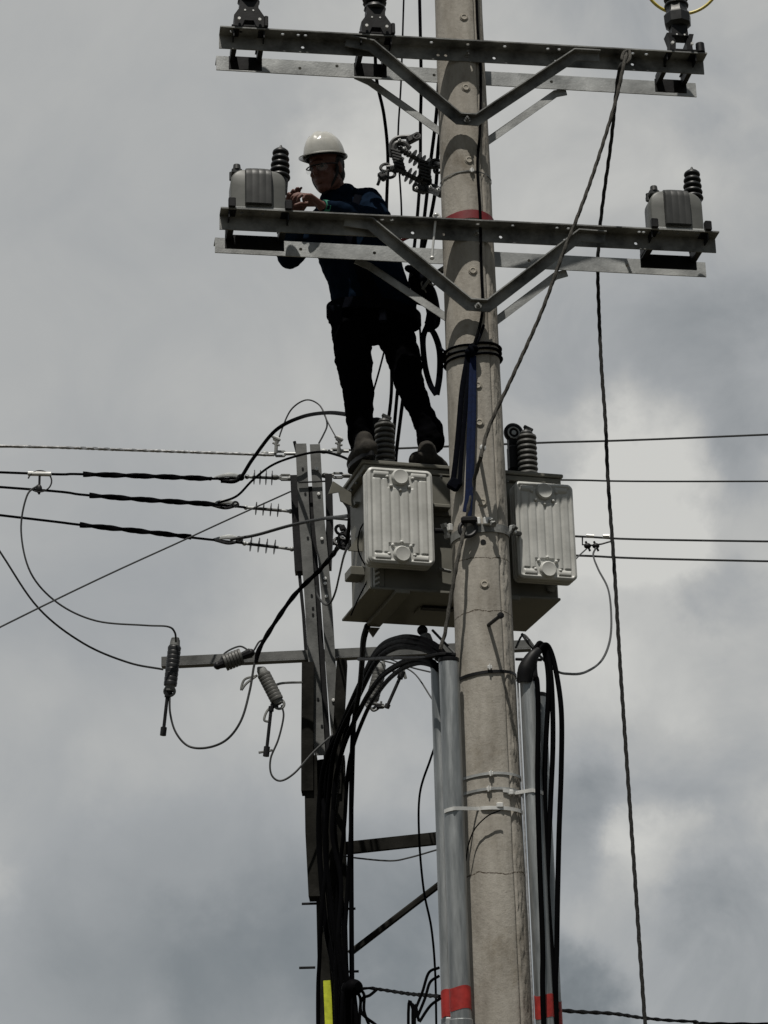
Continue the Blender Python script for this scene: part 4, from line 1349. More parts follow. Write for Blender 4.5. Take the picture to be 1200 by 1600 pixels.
for px, py in ((495, 733), (498, 772), (503, 842), (508, 904), (508, 912), (510, 932), (521, 1094)):
    p = at(px, py, YB - .123); b.lathe([(.011, 0), (.011, .008), (0, .01)], p, (0, -1, 0), 8)
b.build('bolt_head', 'bright', bp)
b = MB()
b.cyl(at(466, 754, YB - .14), at(508, 752, YB - .14), .006, .006, 6); b.cyl(at(460, 690, YB - .1), at(464, 706, YB - .1), .012, .012, 6)
for px, py in ((484, 1412), (543, 1420), (480, 1512), (548, 1518)):
    p = at(px, py, YB - .05); b.cyl(p + V((-.05, 0, 0)), p + V((.05, 0, 0)), .008, .008, 6)
b.build('rod', 'blackm', bp)
b = MB(); P = [at(511, 1532, YB - .12), at(514, 1605, YB - .12)]; w_ = rad_px(6, 511, 1560, YB)
b.tube([P[0], P[1], V((P[1].x, YB - .12, P[1].z - .6))], w_, 8, smooth=False, flat=(1, .2), up=(1, 0, 0)); b.build('reflective_strip', 'ytape', bp)

p2x = at(752, 1200, YB + .1).x
hid = thing('concrete_pole', (p2x, YB + .1, 0), 'second back pole holding the beam, almost hidden behind the front pole', 'utility pole', 'concrete utility poles')
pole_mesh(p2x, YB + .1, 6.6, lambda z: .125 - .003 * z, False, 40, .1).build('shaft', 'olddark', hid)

def simple(name, label, cat, material, fn, group=None, smooth=True):
    b = MB(); fn(b); return tag(b.build(name, material, smooth=smooth), label, cat, group)
simple('steel_beam', 'dark horizontal steel beam joining the back pole to the hidden one', 'beam', 'olddark',
       lambda b: b.prism([(0, 0), (.05, 0), (.05, .008), (.008, .008), (.008, .075), (0, .075)], at(536, 1334, YB - .1), at(740, 1312, YB - .05), (0, 1, 0), (0, 0, 1)), smooth=False)
simple('steel_brace', 'dark diagonal steel brace below the horizontal beam', 'brace', 'olddark',
       lambda b: b.cyl(at(546, 1490, YB - .05), at(735, 1345, YB - .03), .021, .021, 6))
# background crossarm
def bgarm(b):
    a_, c_ = at(252, 1039, YB - .2), at(830, 1012, YB + .12)
    c_.z = a_.z + (c_.z - a_.z)
    b.prism([(0, 0), (.006, 0), (.006, .055), (0, .055)], a_, c_, (0, 1, 0), (0, 0, 1))
    b.prism([(.006, -.008), (.07, -.008), (.07, -.002), (0, -.002), (0, -.008)], a_, c_, (0, 1, 0), (0, 0, 1))
simple('crossarm', 'pale flat crossarm of the background pole below the tank', 'crossarm', 'galvm', bgarm, smooth=False)
simple('arm_holes_bolts', 'row of small bright bolts along the background crossarm', 'bolts', 'bright', lambda b: [b.lathe([(.010, 0), (.010, .006), (0, .007)], lerp(at(252, 1037, YB - .2), at(830, 1010, YB + .12), (px - 252) / 578) + V((0, -.003, .022)), (0, -1, 0), 8) for px in (294, 313, 330, 372, 411, 421, 468, 540, 612, 640)]) if False else None

# ------------------------------------------------------------------ background hardware
def seg3(px, py, Y=YB): return at(px, py, Y)
def insulator(a, c, n_, rc, rs, label, name='strain_insulator', material='insul', ends='galv', group='line insulators', frac=(.2, .8), thin=.3):
    a, c = V(a), V(c); ax = c - a; Ln = ax.length; ax.normalize()
    root = thing(name, lerp(a, c, .5), label, 'insulator', group)
    b = MB()
    if thin < .2:
        p_, q_ = a + ax * Ln * frac[0], a + ax * Ln * frac[1]
        b.cyl(p_, q_, rc, rc, 10)
        for k in range(n_):
            b.lathe([(rc, -.004), (rs, -.001), (rs, .002), (rc, .005)], lerp(p_, q_, (k + .5) / n_), ax, 18)
    else:
        sheds(b, a + ax * Ln * frac[0], ax, Ln * (frac[1] - frac[0]), rc, rs, n_, 16, thin=thin)
    b.build('shed_body', material, root)
    for e0, e1 in ((0, frac[0] + .03), (frac[1] - .03, 1)):
        b = MB(); p, q = a + ax * Ln * e0, a + ax * Ln * e1
        b.cyl(p, q, rc * .8, rc * 1.1, 10); b.ell(p if e0 == 0 else q, (min(rc * 1.5, .026),) * 3, None, 10, 8)
        b.build('end_fitting', ends, root)
    return root
insulator(seg3(386, 745), seg3(452, 748), 4, .011, .05, 'topmost thin-disc insulator left of the back pole', material='insuld', thin=.1, frac=(.1, .66))
insulator(seg3(384, 793), seg3(454, 799), 4, .011, .045, 'middle thin-disc insulator left of the back pole, pale against cloud', material='insul', thin=.1, frac=(.15, .8))
insulator(seg3(382, 849), seg3(456, 858), 4, .011, .05, 'lowest thin-disc insulator left of the back pole', material='insuld', thin=.1, frac=(.05, .72))
# conductors on the left
def wire(name, label, pts, r, material='wire', seg=6, group=None, lobes=0, pitch=.08, step=None, cat='wire', n=8):
    r = r * (.8 if min(p[2] for p in pts) > 12 else 1)
    b = MB(); b.tube([at(*p) for p in pts], r, seg, lobes=lobes, pitch=pitch, step=step, n=n, amp=.22)
    return tag(b.build(name, material), label, cat, group)
def conductor(label, pts, armor):
    root = thing('power_line', at(*pts[-1]), label, 'power line', 'conductors left of the back pole')
    b = MB(); b.tube([at(*p) for p in pts], .0085, 6); b.build('conductor', 'cable', root)
    b = MB(); b.tube([at(*p) for p in armor], .0155, 8, lobes=2, pitch=.20, step=.02, amp=.3); b.build('armour_rod', 'cable', root)
conductor('topmost covered conductor reaching the back pole from the left, with twisted armour', [(-2500, 640, 10.5), (-900, 700, 12), (0, 738, 13.1), (130, 741, 13.3), (330, 748, 13.7), (388, 745, 13.9)], [(130, 741, 13.3), (230, 744, 13.45), (330, 748, 13.7)])
conductor('middle covered conductor reaching the back pole from the left, with twisted armour', [(-2500, 590, 10.5), (-900, 700, 12), (0, 761, 13.1), (140, 774, 13.3), (330, 788, 13.7), (386, 793, 13.9)], [(140, 774, 13.3), (230, 781, 13.45), (335, 788, 13.7)])
conductor('lowest covered conductor reaching the back pole from the left, with twisted armour', [(-2500, 560, 10.5), (-900, 700, 12), (0, 805, 13.1), (125, 820, 13.3), (300, 840, 13.7), (384, 849, 13.9)], [(125, 820, 13.3), (210, 829, 13.45), (298, 839, 13.7)])
for k, (px, py) in enumerate(((360, 745), (352, 787), (358, 842))):
    root = thing('dead_end_clamp', at(px, py, YB - .1), ('topmost', 'middle', 'lowest')[k] + ' metal clamp gripping the end of a left-hand conductor', 'clamp', 'dead end clamps')
    b = MB(); b.tube([at(px - 25, py + 1, YB - .12), at(px, py - 3, YB - .12), at(px + 22, py + 2, YB - .1)], [.008, .018, .010], 8, flat=(1, .5)); b.build('clamp_body', 'galv', root)
    b = MB(); b.tube([at(px - 22, py + 2, YB - .14), at(px, py + 7, YB - .14), at(px + 20, py + 2, YB - .12)], .01, 6); b.torus(at(px + 16, py + 1, YB - .14), .018, .007, (.2, -1, 0), 16, 6); b.build('keeper', 'blackm', root)
b = MB(); b.tube([at(-2500, 690, 10.5), at(-900, 680, 12), at(0, 697, 13.2), at(200, 703, 13.6), at(428, 711, 13.9)], .0092, 8, lobes=3, pitch=.09, step=.03, amp=.3)
tag(b.build('neutral_wire', 'alu'), 'shiny bare wire reaching the very top of the back pole from the left', 'wire')
# jumpers
wire('jumper_cable', 'thick black jumper arching from the top left conductor over to the man\'s boot', [(345, 752, 13.75), (372, 750, 13.75), (395, 717, 13.75), (430, 673, 13.7), (470, 652, 13.4), (510, 645, 12.6), (545, 648, 11.6), (580, 655, 10.6), (590, 662, 10.3)], .0125, 'cable', 8, 'jumpers', cat='cable')
wire('jumper_cable', 'black jumper curving from the middle conductor up to the back pole top', [(340, 786, 13.75), (370, 775, 13.75), (395, 750, 13.72), (425, 727, 13.72), (462, 713, 13.72), (500, 706, 13.7), (530, 712, 13.4), (552, 722, 13.2)], .0105, 'cable', 8, 'jumpers', cat='cable')
wire('jumper_cable', 'long jumper rising from the lowest conductor past the back pole to the tank', [(360, 843, 13.7), (400, 836, 13.65), (450, 822, 13.5), (500, 811, 13.0), (528, 808, 12.2), (545, 806, 11.0)], .011, 'wire', 8, 'jumpers', cat='cable')
wire('stay_wire', 'thin straight wire rising from the left edge to the back pole', [(-900, 1440, 11.5), (0, 980, 12.6), (300, 838, 13.4), (454, 768, 13.8)], .0055, 'wire')
wire('tap_wire', 'thin wire looping down from the conductor clip to the hanging cutout', [(60, 758, 13.15), (42, 775, 13.1), (33, 830, 13.1), (48, 895, 13.1), (90, 942, 13.2), (150, 970, 13.3), (225, 977, 13.4), (262, 979, 13.45), (273, 988, 13.5), (275, 1003, 13.55)], .0082, 'wire')
wire('tap_wire', 'thin wire curving from the left edge down to the end of the background crossarm', [(-260, 480, 12.2), (-80, 740, 12.6), (0, 862, 12.8), (60, 950, 13.0), (130, 1005, 13.3), (200, 1035, 13.55), (255, 1046, 13.65)], .0085, 'wire')
# clip on the top conductor
root = thing('hot_line_clamp', at(62, 745, 13.15), 'small bright clamp clipped on the top left conductor near the edge', 'clamp')
b = MB(); b.cyl(at(44, 740, 13.15), at(80, 741, 13.15), .015, .015, 10); b.build('sleeve', 'bright', root)
b = MB(); b.torus(at(62, 752, 13.14), .075, .005, (.1, -1, .1), 30, 6, a0=0, a1=300); b.cyl(at(62, 742, 13.15), at(61, 772, 13.14), .008, .008, 6); b.ell(at(61, 764, 13.14), (.02, .015, .03)); b.build('stem', 'blackm', root)
# upper loops near pole top
wire('guard_wire', 'thin wire arch over the top of the back pole', [(432, 700, 13.9), (440, 672, 13.9), (455, 640, 13.9), (478, 625, 13.85), (498, 632, 13.85), (508, 650, 13.8), (511, 665, 13.8), (505, 680, 13.8), (498, 693, 13.8)], .0072, 'wire')
wire('guard_wire', 'short thin wire dropping from the arch to a small clamp right of the back pole', [(505, 645, 13.8), (515, 665, 13.75), (526, 685, 13.7), (530, 692, 13.7)], .006, 'wire')
for k, (px, py, lab) in enumerate(((432, 690, 'small shiny connector at the left foot of the wire arch'), (530, 690, 'small shiny connector right of the back pole top'))):
    root = thing('wire_connector', at(px, py, 13.85), lab, 'connector', 'wire connectors')
    b = MB(); b.box(at(px, py - 4, 13.85), (.05, .03, .035), Matrix.Rotation(.5, 3, 'Y'), .008); b.build('body', 'bright', root)
    b = MB(); b.cyl(at(px - 7, py - 8, 13.83), at(px + 6, py - 2, 13.83), .008, .008, 6); b.cyl(at(px - 6, py + 2, 13.83), at(px + 5, py + 6, 13.83), .008, .008, 6); b.cyl(at(px, py, 13.83), at(px - 1, py + 18, 13.84), .012, .012, 8); b.build('screw', 'galvd', root)
for k, (x0_, x1_, py, lab) in enumerate(((414, 462, 709, 'turnbuckle between the bare wire and the back pole top'), (506, 545, 705, 'turnbuckle on the right of the back pole top'), (508, 548, 743, 'eye fitting right of the back pole above the side plate'), (430, 462, 746, 'eye fitting left of the back pole at the topmost insulator'))):
    root = thing('turnbuckle', at((x0_ + x1_) / 2, py, YB), lab, 'turnbuckle', 'turnbuckles')
    mid = (x0_ + x1_) / 2
    b = MB(); lp = [at(mid + a_, py + c_, YB) for a_, c_ in ((-9, 0), (-6, -3.5), (6, -3.5), (9, 0), (6, 3.5), (-6, 3.5), (-9, 0))]
    b.tube(lp, .010, 6, smooth=False)
    b.cyl(at(x0_, py, YB), at(mid - 6, py, YB), .012, .012, 8); b.cyl(at(mid + 6, py, YB), at(x1_, py, YB), .012, .012, 8)
    b.ell(at(x0_, py, YB), (.03, .02, .018)); b.build('body', 'galv' if k < 2 else 'galvd', root)
# lines on the right
for k, (pts, r_, lab, mt_) in enumerate((
    ([(520, 704, 13.9), (640, 700, 14.0), (840, 692, 14.2), (1200, 679, 14.8), (2500, 620, 17), (4000, 520, 20)], .0078, 'highest of the four lines running off to the right', 'wire'),
    ([(520, 745, 13.9), (700, 748, 14.0), (885, 750, 14.2), (1200, 752, 14.8), (2500, 745, 17), (4000, 720, 20)], .0068, 'second highest line running right, level with the tank lid', 'wire'),
    ([(520, 810, 13.9), (700, 826, 14.0), (900, 838, 14.2), (1200, 846, 14.8), (2500, 860, 17), (4000, 850, 20)], .0078, 'third line running right, with bright sleeves near the tank', 'wire'),
    ([(520, 850, 13.9), (700, 862, 14.0), (900, 868, 14.2), (1200, 877, 14.8), (2500, 900, 17), (4000, 900, 20)], .0078, 'lowest of the four lines running off to the right', 'wire'))):
    b = MB(); b.tube([at(*p) for p in pts], r_, 6)
    tag(b.build('power_line', mt_), lab, 'power line', 'conductors right of the back pole')
root = thing('hot_line_clamp', at(930, 840, 14.2), 'pair of tap clamps hanging from the third line beside the right radiator', 'clamp')
b = MB(); b.cyl(at(916, 837, 14.2), at(928, 838, 14.2), .014, .014, 8); b.cyl(at(942, 838, 14.2), at(952, 838, 14.2), .016, .016, 8); b.build('sleeve', 'bright', root)
b = MB()
for px in (918, 931):
    b.ell(at(px, 853, 14.2), (.025, .02, .02)); b.cyl(at(px - 3, 846, 14.2), at(px + 4, 861, 14.2), .008, .008, 6)
b.tube([at(910, 838, 14.2), at(910, 851, 14.2), at(925, 852, 14.2), at(940, 850, 14.2), at(954, 846, 14.2)], .006, 6, smooth=False)
b.build('stem', 'blackm', root)
wire('tap_wire', 'thin wire hanging in a long bend from the tap clamps to the right cable bundle', [(931, 856, 14.1), (927, 868, 14.0), (935, 890, 13.6), (950, 920, 13.0), (955, 960, 12.4), (953, 1000, 11.8), (940, 1032, 11.2), (915, 1050, 10.6), (890, 1053, 10.2), (866, 1046, 10.0), (830, 1010, 9.95), (815, 990, 9.95)], .0065, 'wire')
wire('tap_wire', 'short thin wire from the tap clamps to the right radiator\'s edge', [(916, 858, 14.1), (905, 868, 13.6), (895, 878, 13.0), (870, 900, 12.5)], .0065, 'wire')

# ------------------------------------------------------------------ cutouts hanging on the background crossarm
def cutout(a, c, tube_a, tube_c, label, material='insul', ex=None):
    a, c = at(*a), at(*c); ax = (c - a).normalized(); Ln = (c - a).length
    root = thing('fuse_cutout', lerp(a, c, .5), label, 'fuse cutout', 'fuse cutouts on the background crossarm')
    b = MB(); sheds(b, a + ax * Ln * .12, ax, Ln * .76, .038, .0435, 9, 16, thin=1.2); b.build('insulator', material, root)
    b = MB(); b.cyl(a, a + ax * Ln * .15, .03, .035, 12); b.cyl(c - ax * Ln * .15, c, .035, .028, 12)
    b.box(a, (.05, .04, .03), None, .006); b.torus(c, .032, .009, (.1, -1, .1), 18, 6); b.build('end_cap', 'galvd', root)
    if tube_a:
        p, q = at(*tube_a), at(*tube_c)
        b = MB(); b.cyl(p, q, .011, .011, 10); b.cyl(lerp(p, q, .85), q + (q - p) * .05, .02, .02, 10); b.cyl(p, lerp(p, q, .1), .018, .018, 10)
        b.box(lerp(p, c, .4), (.05, .03, .03), None, .006)
        b.build('fuse_tube', 'blackm', root)
    if ex:
        b = MB()
        for e_ in ex: b.tube([at(*k) for k in e_], .008, 6)
        b.build('bracket', 'galvd', root)
    return root
cutout((274, 1000, 13.6), (265, 1080, 13.6), (262, 1083, 13.6), (255, 1146, 13.6), 'dark upright fuse cutout at the left end of the background crossarm', 'insuld')
cutout((408, 1046, 13.5), (436, 1100, 13.5), (424, 1104, 13.5), (416, 1178, 13.5), 'tilted grey fuse cutout with drooping fuse tube left of the back pole', 'insul', [[(420, 1078, 13.55), (438, 1068, 13.6), (475, 1066, 13.75)], [(402, 1055, 13.5), (385, 1068, 13.5), (377, 1078, 13.5), (382, 1062, 13.5), (400, 1056, 13.5)], [(430, 1100, 13.5), (418, 1110, 13.5), (413, 1125, 13.5), (424, 1128, 13.5)], [(404, 1176, 13.5), (416, 1174, 13.5), (426, 1172, 13.5)]])
cutout((596, 1038, 13.8), (580, 1100, 13.8), (604, 1106, 13.7), (628, 1052, 13.7), 'fuse cutout with open fuse tube right of the back pole behind the cables', 'insul', [[(572, 1096, 13.75), (590, 1100, 13.75), (606, 1106, 13.7)], [(575, 1095, 13.75), (582, 1110, 13.75), (592, 1106, 13.75), (596, 1096, 13.75)], [(612, 1048, 13.7), (628, 1052, 13.7), (634, 1060, 13.7), (630, 1045, 13.7)]])
insulator(at(340, 1040, 13.5), at(392, 1020, 13.5), 6, .03, .055, 'fat grey surge arrester lying along the background crossarm', 'surge_arrester', 'insul', 'blackm', 'line insulators', (.18, .72), 1.2)
wire('tap_wire', 'short wire bent over the surge arrester', [(342, 1036, 13.5), (352, 1020, 13.5), (374, 1010, 13.5), (388, 1016, 13.5), (395, 1018, 13.5), (404, 1004, 13.5), (410, 1000, 13.5)], .0075, 'wire')
wire('tap_wire', 'wire hanging in a deep U from the left cutout to the black cable', [(265, 1085, 13.6), (266, 1115, 13.6), (275, 1145, 13.6), (295, 1166, 13.6), (325, 1168, 13.55), (355, 1155, 13.5), (377, 1125, 13.45), (390, 1080, 13.45), (397, 1040, 13.45), (402, 1025, 13.45)], .0095, 'wire')
b = MB(); b.tube([at(*p) for p in ((400, 1035, 13.45), (405, 1015, 13.45), (425, 980, 13.45), (460, 930, 13.4), (500, 890, 13.2), (525, 860, 12.9), (530, 845, 12.6))], .0145, 8, lobes=2, pitch=.14, step=.015, amp=.15)
tag(b.build('jumper_cable', 'cable'), 'twisted black cable slanting across the back pole up to the tank\'s left', 'cable', 'jumpers')
wire('tap_wire', 'wire hanging from the tilted cutout in a U to the back pole', [(440, 1102, 13.5), (443, 1120, 13.5), (435, 1155, 13.5), (423, 1185, 13.5), (424, 1210, 13.5), (438, 1220, 13.5), (460, 1208, 13.5), (490, 1175, 13.55), (520, 1148, 13.6)], .0085, 'wire')
wire('tap_wire', 'thin pale wire hooked round the back pole below the side plates', [(494, 915, 13.7), (496, 930, 13.7), (507, 944, 13.65), (516, 942, 13.6), (524, 925, 13.4), (530, 900, 13.0), (537, 870, 12.2), (545, 850, 11)], .007, 'wire')
# connector cluster left of the tank
root = thing('wire_connector', at(535, 835, 12.4), 'cluster of dark connectors where the jumpers meet left of the tank', 'connector', 'wire connectors')
b = MB()
for px, py in ((532, 828), (538, 838), (530, 846), (541, 850), (536, 853)):
    b.torus(at(px, py, 12.4), .03, .010, (random.random(), -1, random.random()), 14, 6); b.box(at(px + 3, py - 3, 12.4), (.035, .03, .035), Matrix.Rotation(random.random() * 2, 3, 'Y'), .006)
b.build('body', 'blackm', root)
b = MB(); b.tube([at(542, 850, 12.35), at(546, 815, 12.0), at(545, 795, 11.5), at(538, 783, 11.0)], .012, 8); b.build('lead', 'cable', root)
# small arrester & brackets under the tank
insulator(at(660, 985, 10.15), at(672, 1015, 10.1), 4, .018, .03, 'small pale arrester hanging under the tank left of the pole', 'surge_arrester', 'galv', 'blackm', 'line insulators', (.3, .8), 1.2)
wire('tap_wire', 'thin wire slanting from under the tank to behind the left conduit', [(676, 985, 10.15), (700, 1010, 10.0), (712, 1022, 9.95)], .007, 'wire')
wire('tap_wire', 'thin drooping wire left of the conduits behind the cable arch', [(590, 1030, 13.8), (625, 1040, 13.6), (650, 1055, 13.4), (675, 1092, 13.2), (690, 1110, 13.2)], .0065, 'wire')
wire('tap_wire', 'thin wire just below the cable arch left of the conduits', [(610, 1030, 13.8), (640, 1042, 13.4), (672, 1050, 13.2)], .0065, 'wire')
wire('tap_wire', 'thin wire on the tank\'s left wall', [(575, 808, 9.85), (562, 830, 9.9), (560, 860, 9.95), (572, 885, 9.97), (580, 893, 9.93), (560, 935, 9.98), (548, 962, 10.0)], .0035, 'cable')
wire('tap_wire', 'thin wire zigzagging from the tank\'s foot to the right cable head', [(806, 1012, 9.95), (818, 992, 9.98), (836, 1012, 9.8)], .0055, 'wire')

# ------------------------------------------------------------------ black cables
def down(pts, x_end=None):
    P = [at(*p) for p in pts]; q = P[-1]
    return P + [V((q.x, q.y, q.z * .5)), V((q.x + .02, q.y, .0))]
GL = 'black cables arching from the left conduits'
left = [
    ([(698, 1034, 9.56), (686, 1014, 9.6), (660, 1000, 9.9), (625, 997, 10.6), (592, 1014, 11.5), (566, 1062, 12.6), (538, 1128, 13.3), (515, 1185, 13.6), (507, 1280, 13.68), (515, 1420, 13.7), (528, 1520, 13.7), (531, 1605, 13.7)], .019, 'outermost'),
    ([(702, 1036, 9.56), (688, 1018, 9.6), (657, 1005, 9.9), (622, 1004, 10.6), (590, 1022, 11.5), (562, 1070, 12.6), (532, 1138, 13.3), (506, 1200, 13.5), (498, 1300, 13.6), (508, 1440, 13.6), (524, 1530, 13.6), (526, 1605, 13.6)], .020, 'second from outside'),
    ([(694, 1036, 9.56), (680, 1022, 9.6), (654, 1012, 9.9), (618, 1012, 10.6), (588, 1034, 11.5), (560, 1088, 12.6), (527, 1158, 13.2), (516, 1220, 13.4), (509, 1330, 13.5), (522, 1450, 13.5), (538, 1605, 13.5)], .018, 'third from outside'),
    ([(685, 1046, 9.69), (674, 1034, 9.72), (650, 1029, 10.0), (620, 1040, 10.6), (592, 1062, 11.6), (563, 1108, 12.7), (534, 1176, 13.3), (521, 1262, 13.4), (533, 1400, 13.5), (545, 1605, 13.5)], .017, 'second from inside'),
    ([(688, 1048, 9.69), (677, 1040, 9.7), (652, 1036, 10.0), (622, 1049, 10.6), (596, 1075, 11.6), (570, 1118, 12.7), (546, 1190, 13.3), (538, 1290, 13.4), (526, 1420, 13.5), (526, 1605, 13.5)], .014, 'innermost')]
for pts, r_, w_ in left:
    b = MB(); b.tube(down(pts), r_ * .86, 12, n=10)
    tag(b.build('power_cable', 'cable'), w_ + ' thick black cable arching from the left conduits to the back pole', 'cable', GL)
for pts, r_, lab in (
    ([(520, 1150, 13.62), (504, 1230, 13.58), (511, 1320, 13.52), (503, 1420, 13.5), (499, 1500, 13.55), (497, 1605, 13.6)], .013, 'thin black cable weaving down the left of the back pole bundle'),
    ([(545, 1120, 13.3), (528, 1210, 13.42), (519, 1300, 13.38), (533, 1380, 13.35), (529, 1470, 13.3), (542, 1540, 13.3), (534, 1605, 13.3)], .014, 'thin black cable weaving down the middle of the back pole bundle'),
    ([(574, 978, 10.3), (568, 1000, 10.6), (566, 1030, 11.2), (562, 1075, 12.2), (552, 1140, 13.1), (549, 1240, 13.45), (549, 1400, 13.5), (551, 1605, 13.5)], .0155, 'black cable dropping straight from the tank\'s left underside along the back pole'),
    ([(555, 1100, 13.0), (552, 1160, 13.2), (548, 1300, 13.3), (538, 1480, 13.3), (541, 1520, 13.3), (558, 1605, 13.3)], .013, 'black cable that swings in to the junction lump at the back pole\'s foot')):
    b = MB(); b.tube(down(pts), r_, 10)
    tag(b.build('power_cable', 'cable'), lab, 'cable')
GR = 'black cables looping down right of the pole'
right = [
    ([(822, 1052, 9.56), (826, 1032, 9.58), (838, 1012, 9.6), (848, 1014, 9.62), (855, 1040, 9.62), (857, 1080, 9.6), (853, 1160, 9.6), (851, 1250, 9.6), (856, 1400, 9.6), (866, 1540, 9.6), (870, 1610, 9.6)], .0115, 'cable next to the right conduit, first inside of the loops'),
    ([(828, 1050, 9.56), (830, 1028, 9.58), (840, 1008, 9.6), (846, 1006, 9.62), (855, 1020, 9.62), (862, 1070, 9.6), (864, 1160, 9.6), (860, 1260, 9.6), (855, 1400, 9.6), (858, 1610, 9.6)], .0115, 'middle of the three loops right of the pole'),
    ([(832, 1052, 9.58), (838, 1026, 9.58), (848, 1009, 9.6), (858, 1012, 9.62), (868, 1045, 9.62), (877, 1110, 9.6), (877, 1200, 9.6), (873, 1320, 9.6), (870, 1480, 9.6), (870, 1610, 9.6)], .0115, 'outermost loop right of the pole'),
    ([(834, 1060, 9.54), (839, 1064, 9.54), (841, 1120, 9.54), (840, 1220, 9.54), (843, 1340, 9.54), (848, 1480, 9.54), (850, 1610, 9.54)], .0115, 'straight one running down the face of the right conduit')]
for pts, r_, w_ in right:
    b = MB(); b.tube(down(pts), r_, 12, n=10)
    tag(b.build('power_cable', 'cable'), 'black cable, ' + w_, 'cable', GR)
b = MB(); b.tube([at(820, 1066, 9.58), at(822, 1045, 9.57), at(832, 1026, 9.57), at(842, 1016, 9.58)], [.036, .036, .028, .018], 12); b.tube([at(834, 1064, 9.58), at(832, 1040, 9.58), at(838, 1020, 9.58)], [.022, .022, .012], 10)
b.cyl(at(816, 1066, 9.6), at(818, 1058, 9.6), .03, .03, 10); b.cyl(at(806, 1030, 9.68), at(846, 1031, 9.62), .007, .007, 8)
tag(b.build('cable_boot', 'black'), 'black taped boot over the mouth of the right conduit', 'boot')
b = MB(); b.tube([at(665, 1027, 9.6), at(690, 1022, 9.55), at(712, 1023, 9.56)], .009, 6); b.ell(at(690, 1028, 9.58), (.034, .03, .018)); b.tube([at(560, 1030, 10.9), at(620, 1028, 10.2), at(690, 1026, 9.58)], .0085, 6)
tag(b.build('cable_tie', 'black'), 'black taped bundle where the cables enter the thick left conduit', 'tape')
# thin slack wires
wire('slack_wire', 'thin dark wire wandering down left of the conduits', [(690, 1140, 10.6), (682, 1160, 10.6), (672, 1188, 10.6), (656, 1240, 10.6), (655, 1310, 10.6), (662, 1390, 10.6), (674, 1450, 10.6), (680, 1520, 10.6), (682, 1620, 10.6)], .0062, 'cable')
wire('slack_wire', 'thin wire sagging just below the horizontal beam', [(537, 1337, 13.6), (560, 1341, 13.6), (610, 1345, 13.6), (640, 1340, 13.6), (682, 1328, 13.6)], .0068, 'wire')
wire('slack_wire', 'twisted black service wire going from the junction lump to the taped conduits', [(552, 1548, 13.3), (575, 1544, 13.2), (600, 1547, 12.6), (640, 1553, 11.5), (688, 1557, 9.9)], .009, 'cable', 8, None, 2, .3, .03)
wire('slack_wire', 'black wire twisting off to the right near the bottom edge', [(870, 1578, 9.7), (905, 1581, 10.2), (960, 1584, 11), (1010, 1591, 12), (1080, 1596, 13), (1250, 1600, 15), (2200, 1600, 20)], .0085, 'cable', 8, None, 2, .3, .03)
wire('slack_wire', 'thin wire leaning on the pole below the lowest strap', [(782, 1266, 9.53), (762, 1275, 9.53), (742, 1295, 9.55), (732, 1320, 9.56), (728, 1345, 9.58)], .003, 'cable')
for k, (pts, lab) in enumerate((([(686, 1512, 9.62), (670, 1520, 9.65), (660, 1550, 9.65), (648, 1580, 9.65), (638, 1610, 9.65)], 'upper drooping wire end left of the red-taped conduit'), ([(686, 1525, 9.62), (672, 1535, 9.65), (664, 1560, 9.65), (652, 1590, 9.65), (645, 1612, 9.65)], 'middle drooping wire end left of the red-taped conduit'), ([(688, 1560, 9.6), (672, 1572, 9.65), (656, 1596, 9.65), (648, 1612, 9.65)], 'lowest drooping wire end left of the red-taped conduit'))):
    b = MB(); b.tube(down(pts), .0065, 8)
    tag(b.build('slack_wire', 'cable'), lab, 'wire', 'drooping wires')
jl = thing('junction_lump', at(552, 1545, 13.3), 'black taped junction lump at the foot of the back pole beside the yellow strip', 'junction')
b = MB(); b.ell(at(552, 1543, 13.3), (.058, .05, .05)); b.ell(at(546, 1546, 13.32), (.05, .05, .055)); b.cyl(at(550, 1541, 13.3), at(560, 1541, 13.25), .03, .026, 10); b.build('body', 'cable', jl)
b = MB()
for pts in ([(558, 1550, 13.3), (563, 1560, 13.3), (564, 1580, 13.3), (572, 1590, 13.3), (588, 1602, 13.3), (600, 1615, 13.3)], [(562, 1545, 13.3), (569, 1555, 13.3), (569, 1580, 13.3), (578, 1605, 13.3)], [(590, 1545, 13.3), (578, 1555, 13.3), (565, 1562, 13.3), (562, 1590, 13.3), (562, 1610, 13.3)]):
    b.tube([at(*p) for p in pts], .009, 6)
b.build('tail', 'cable', jl)
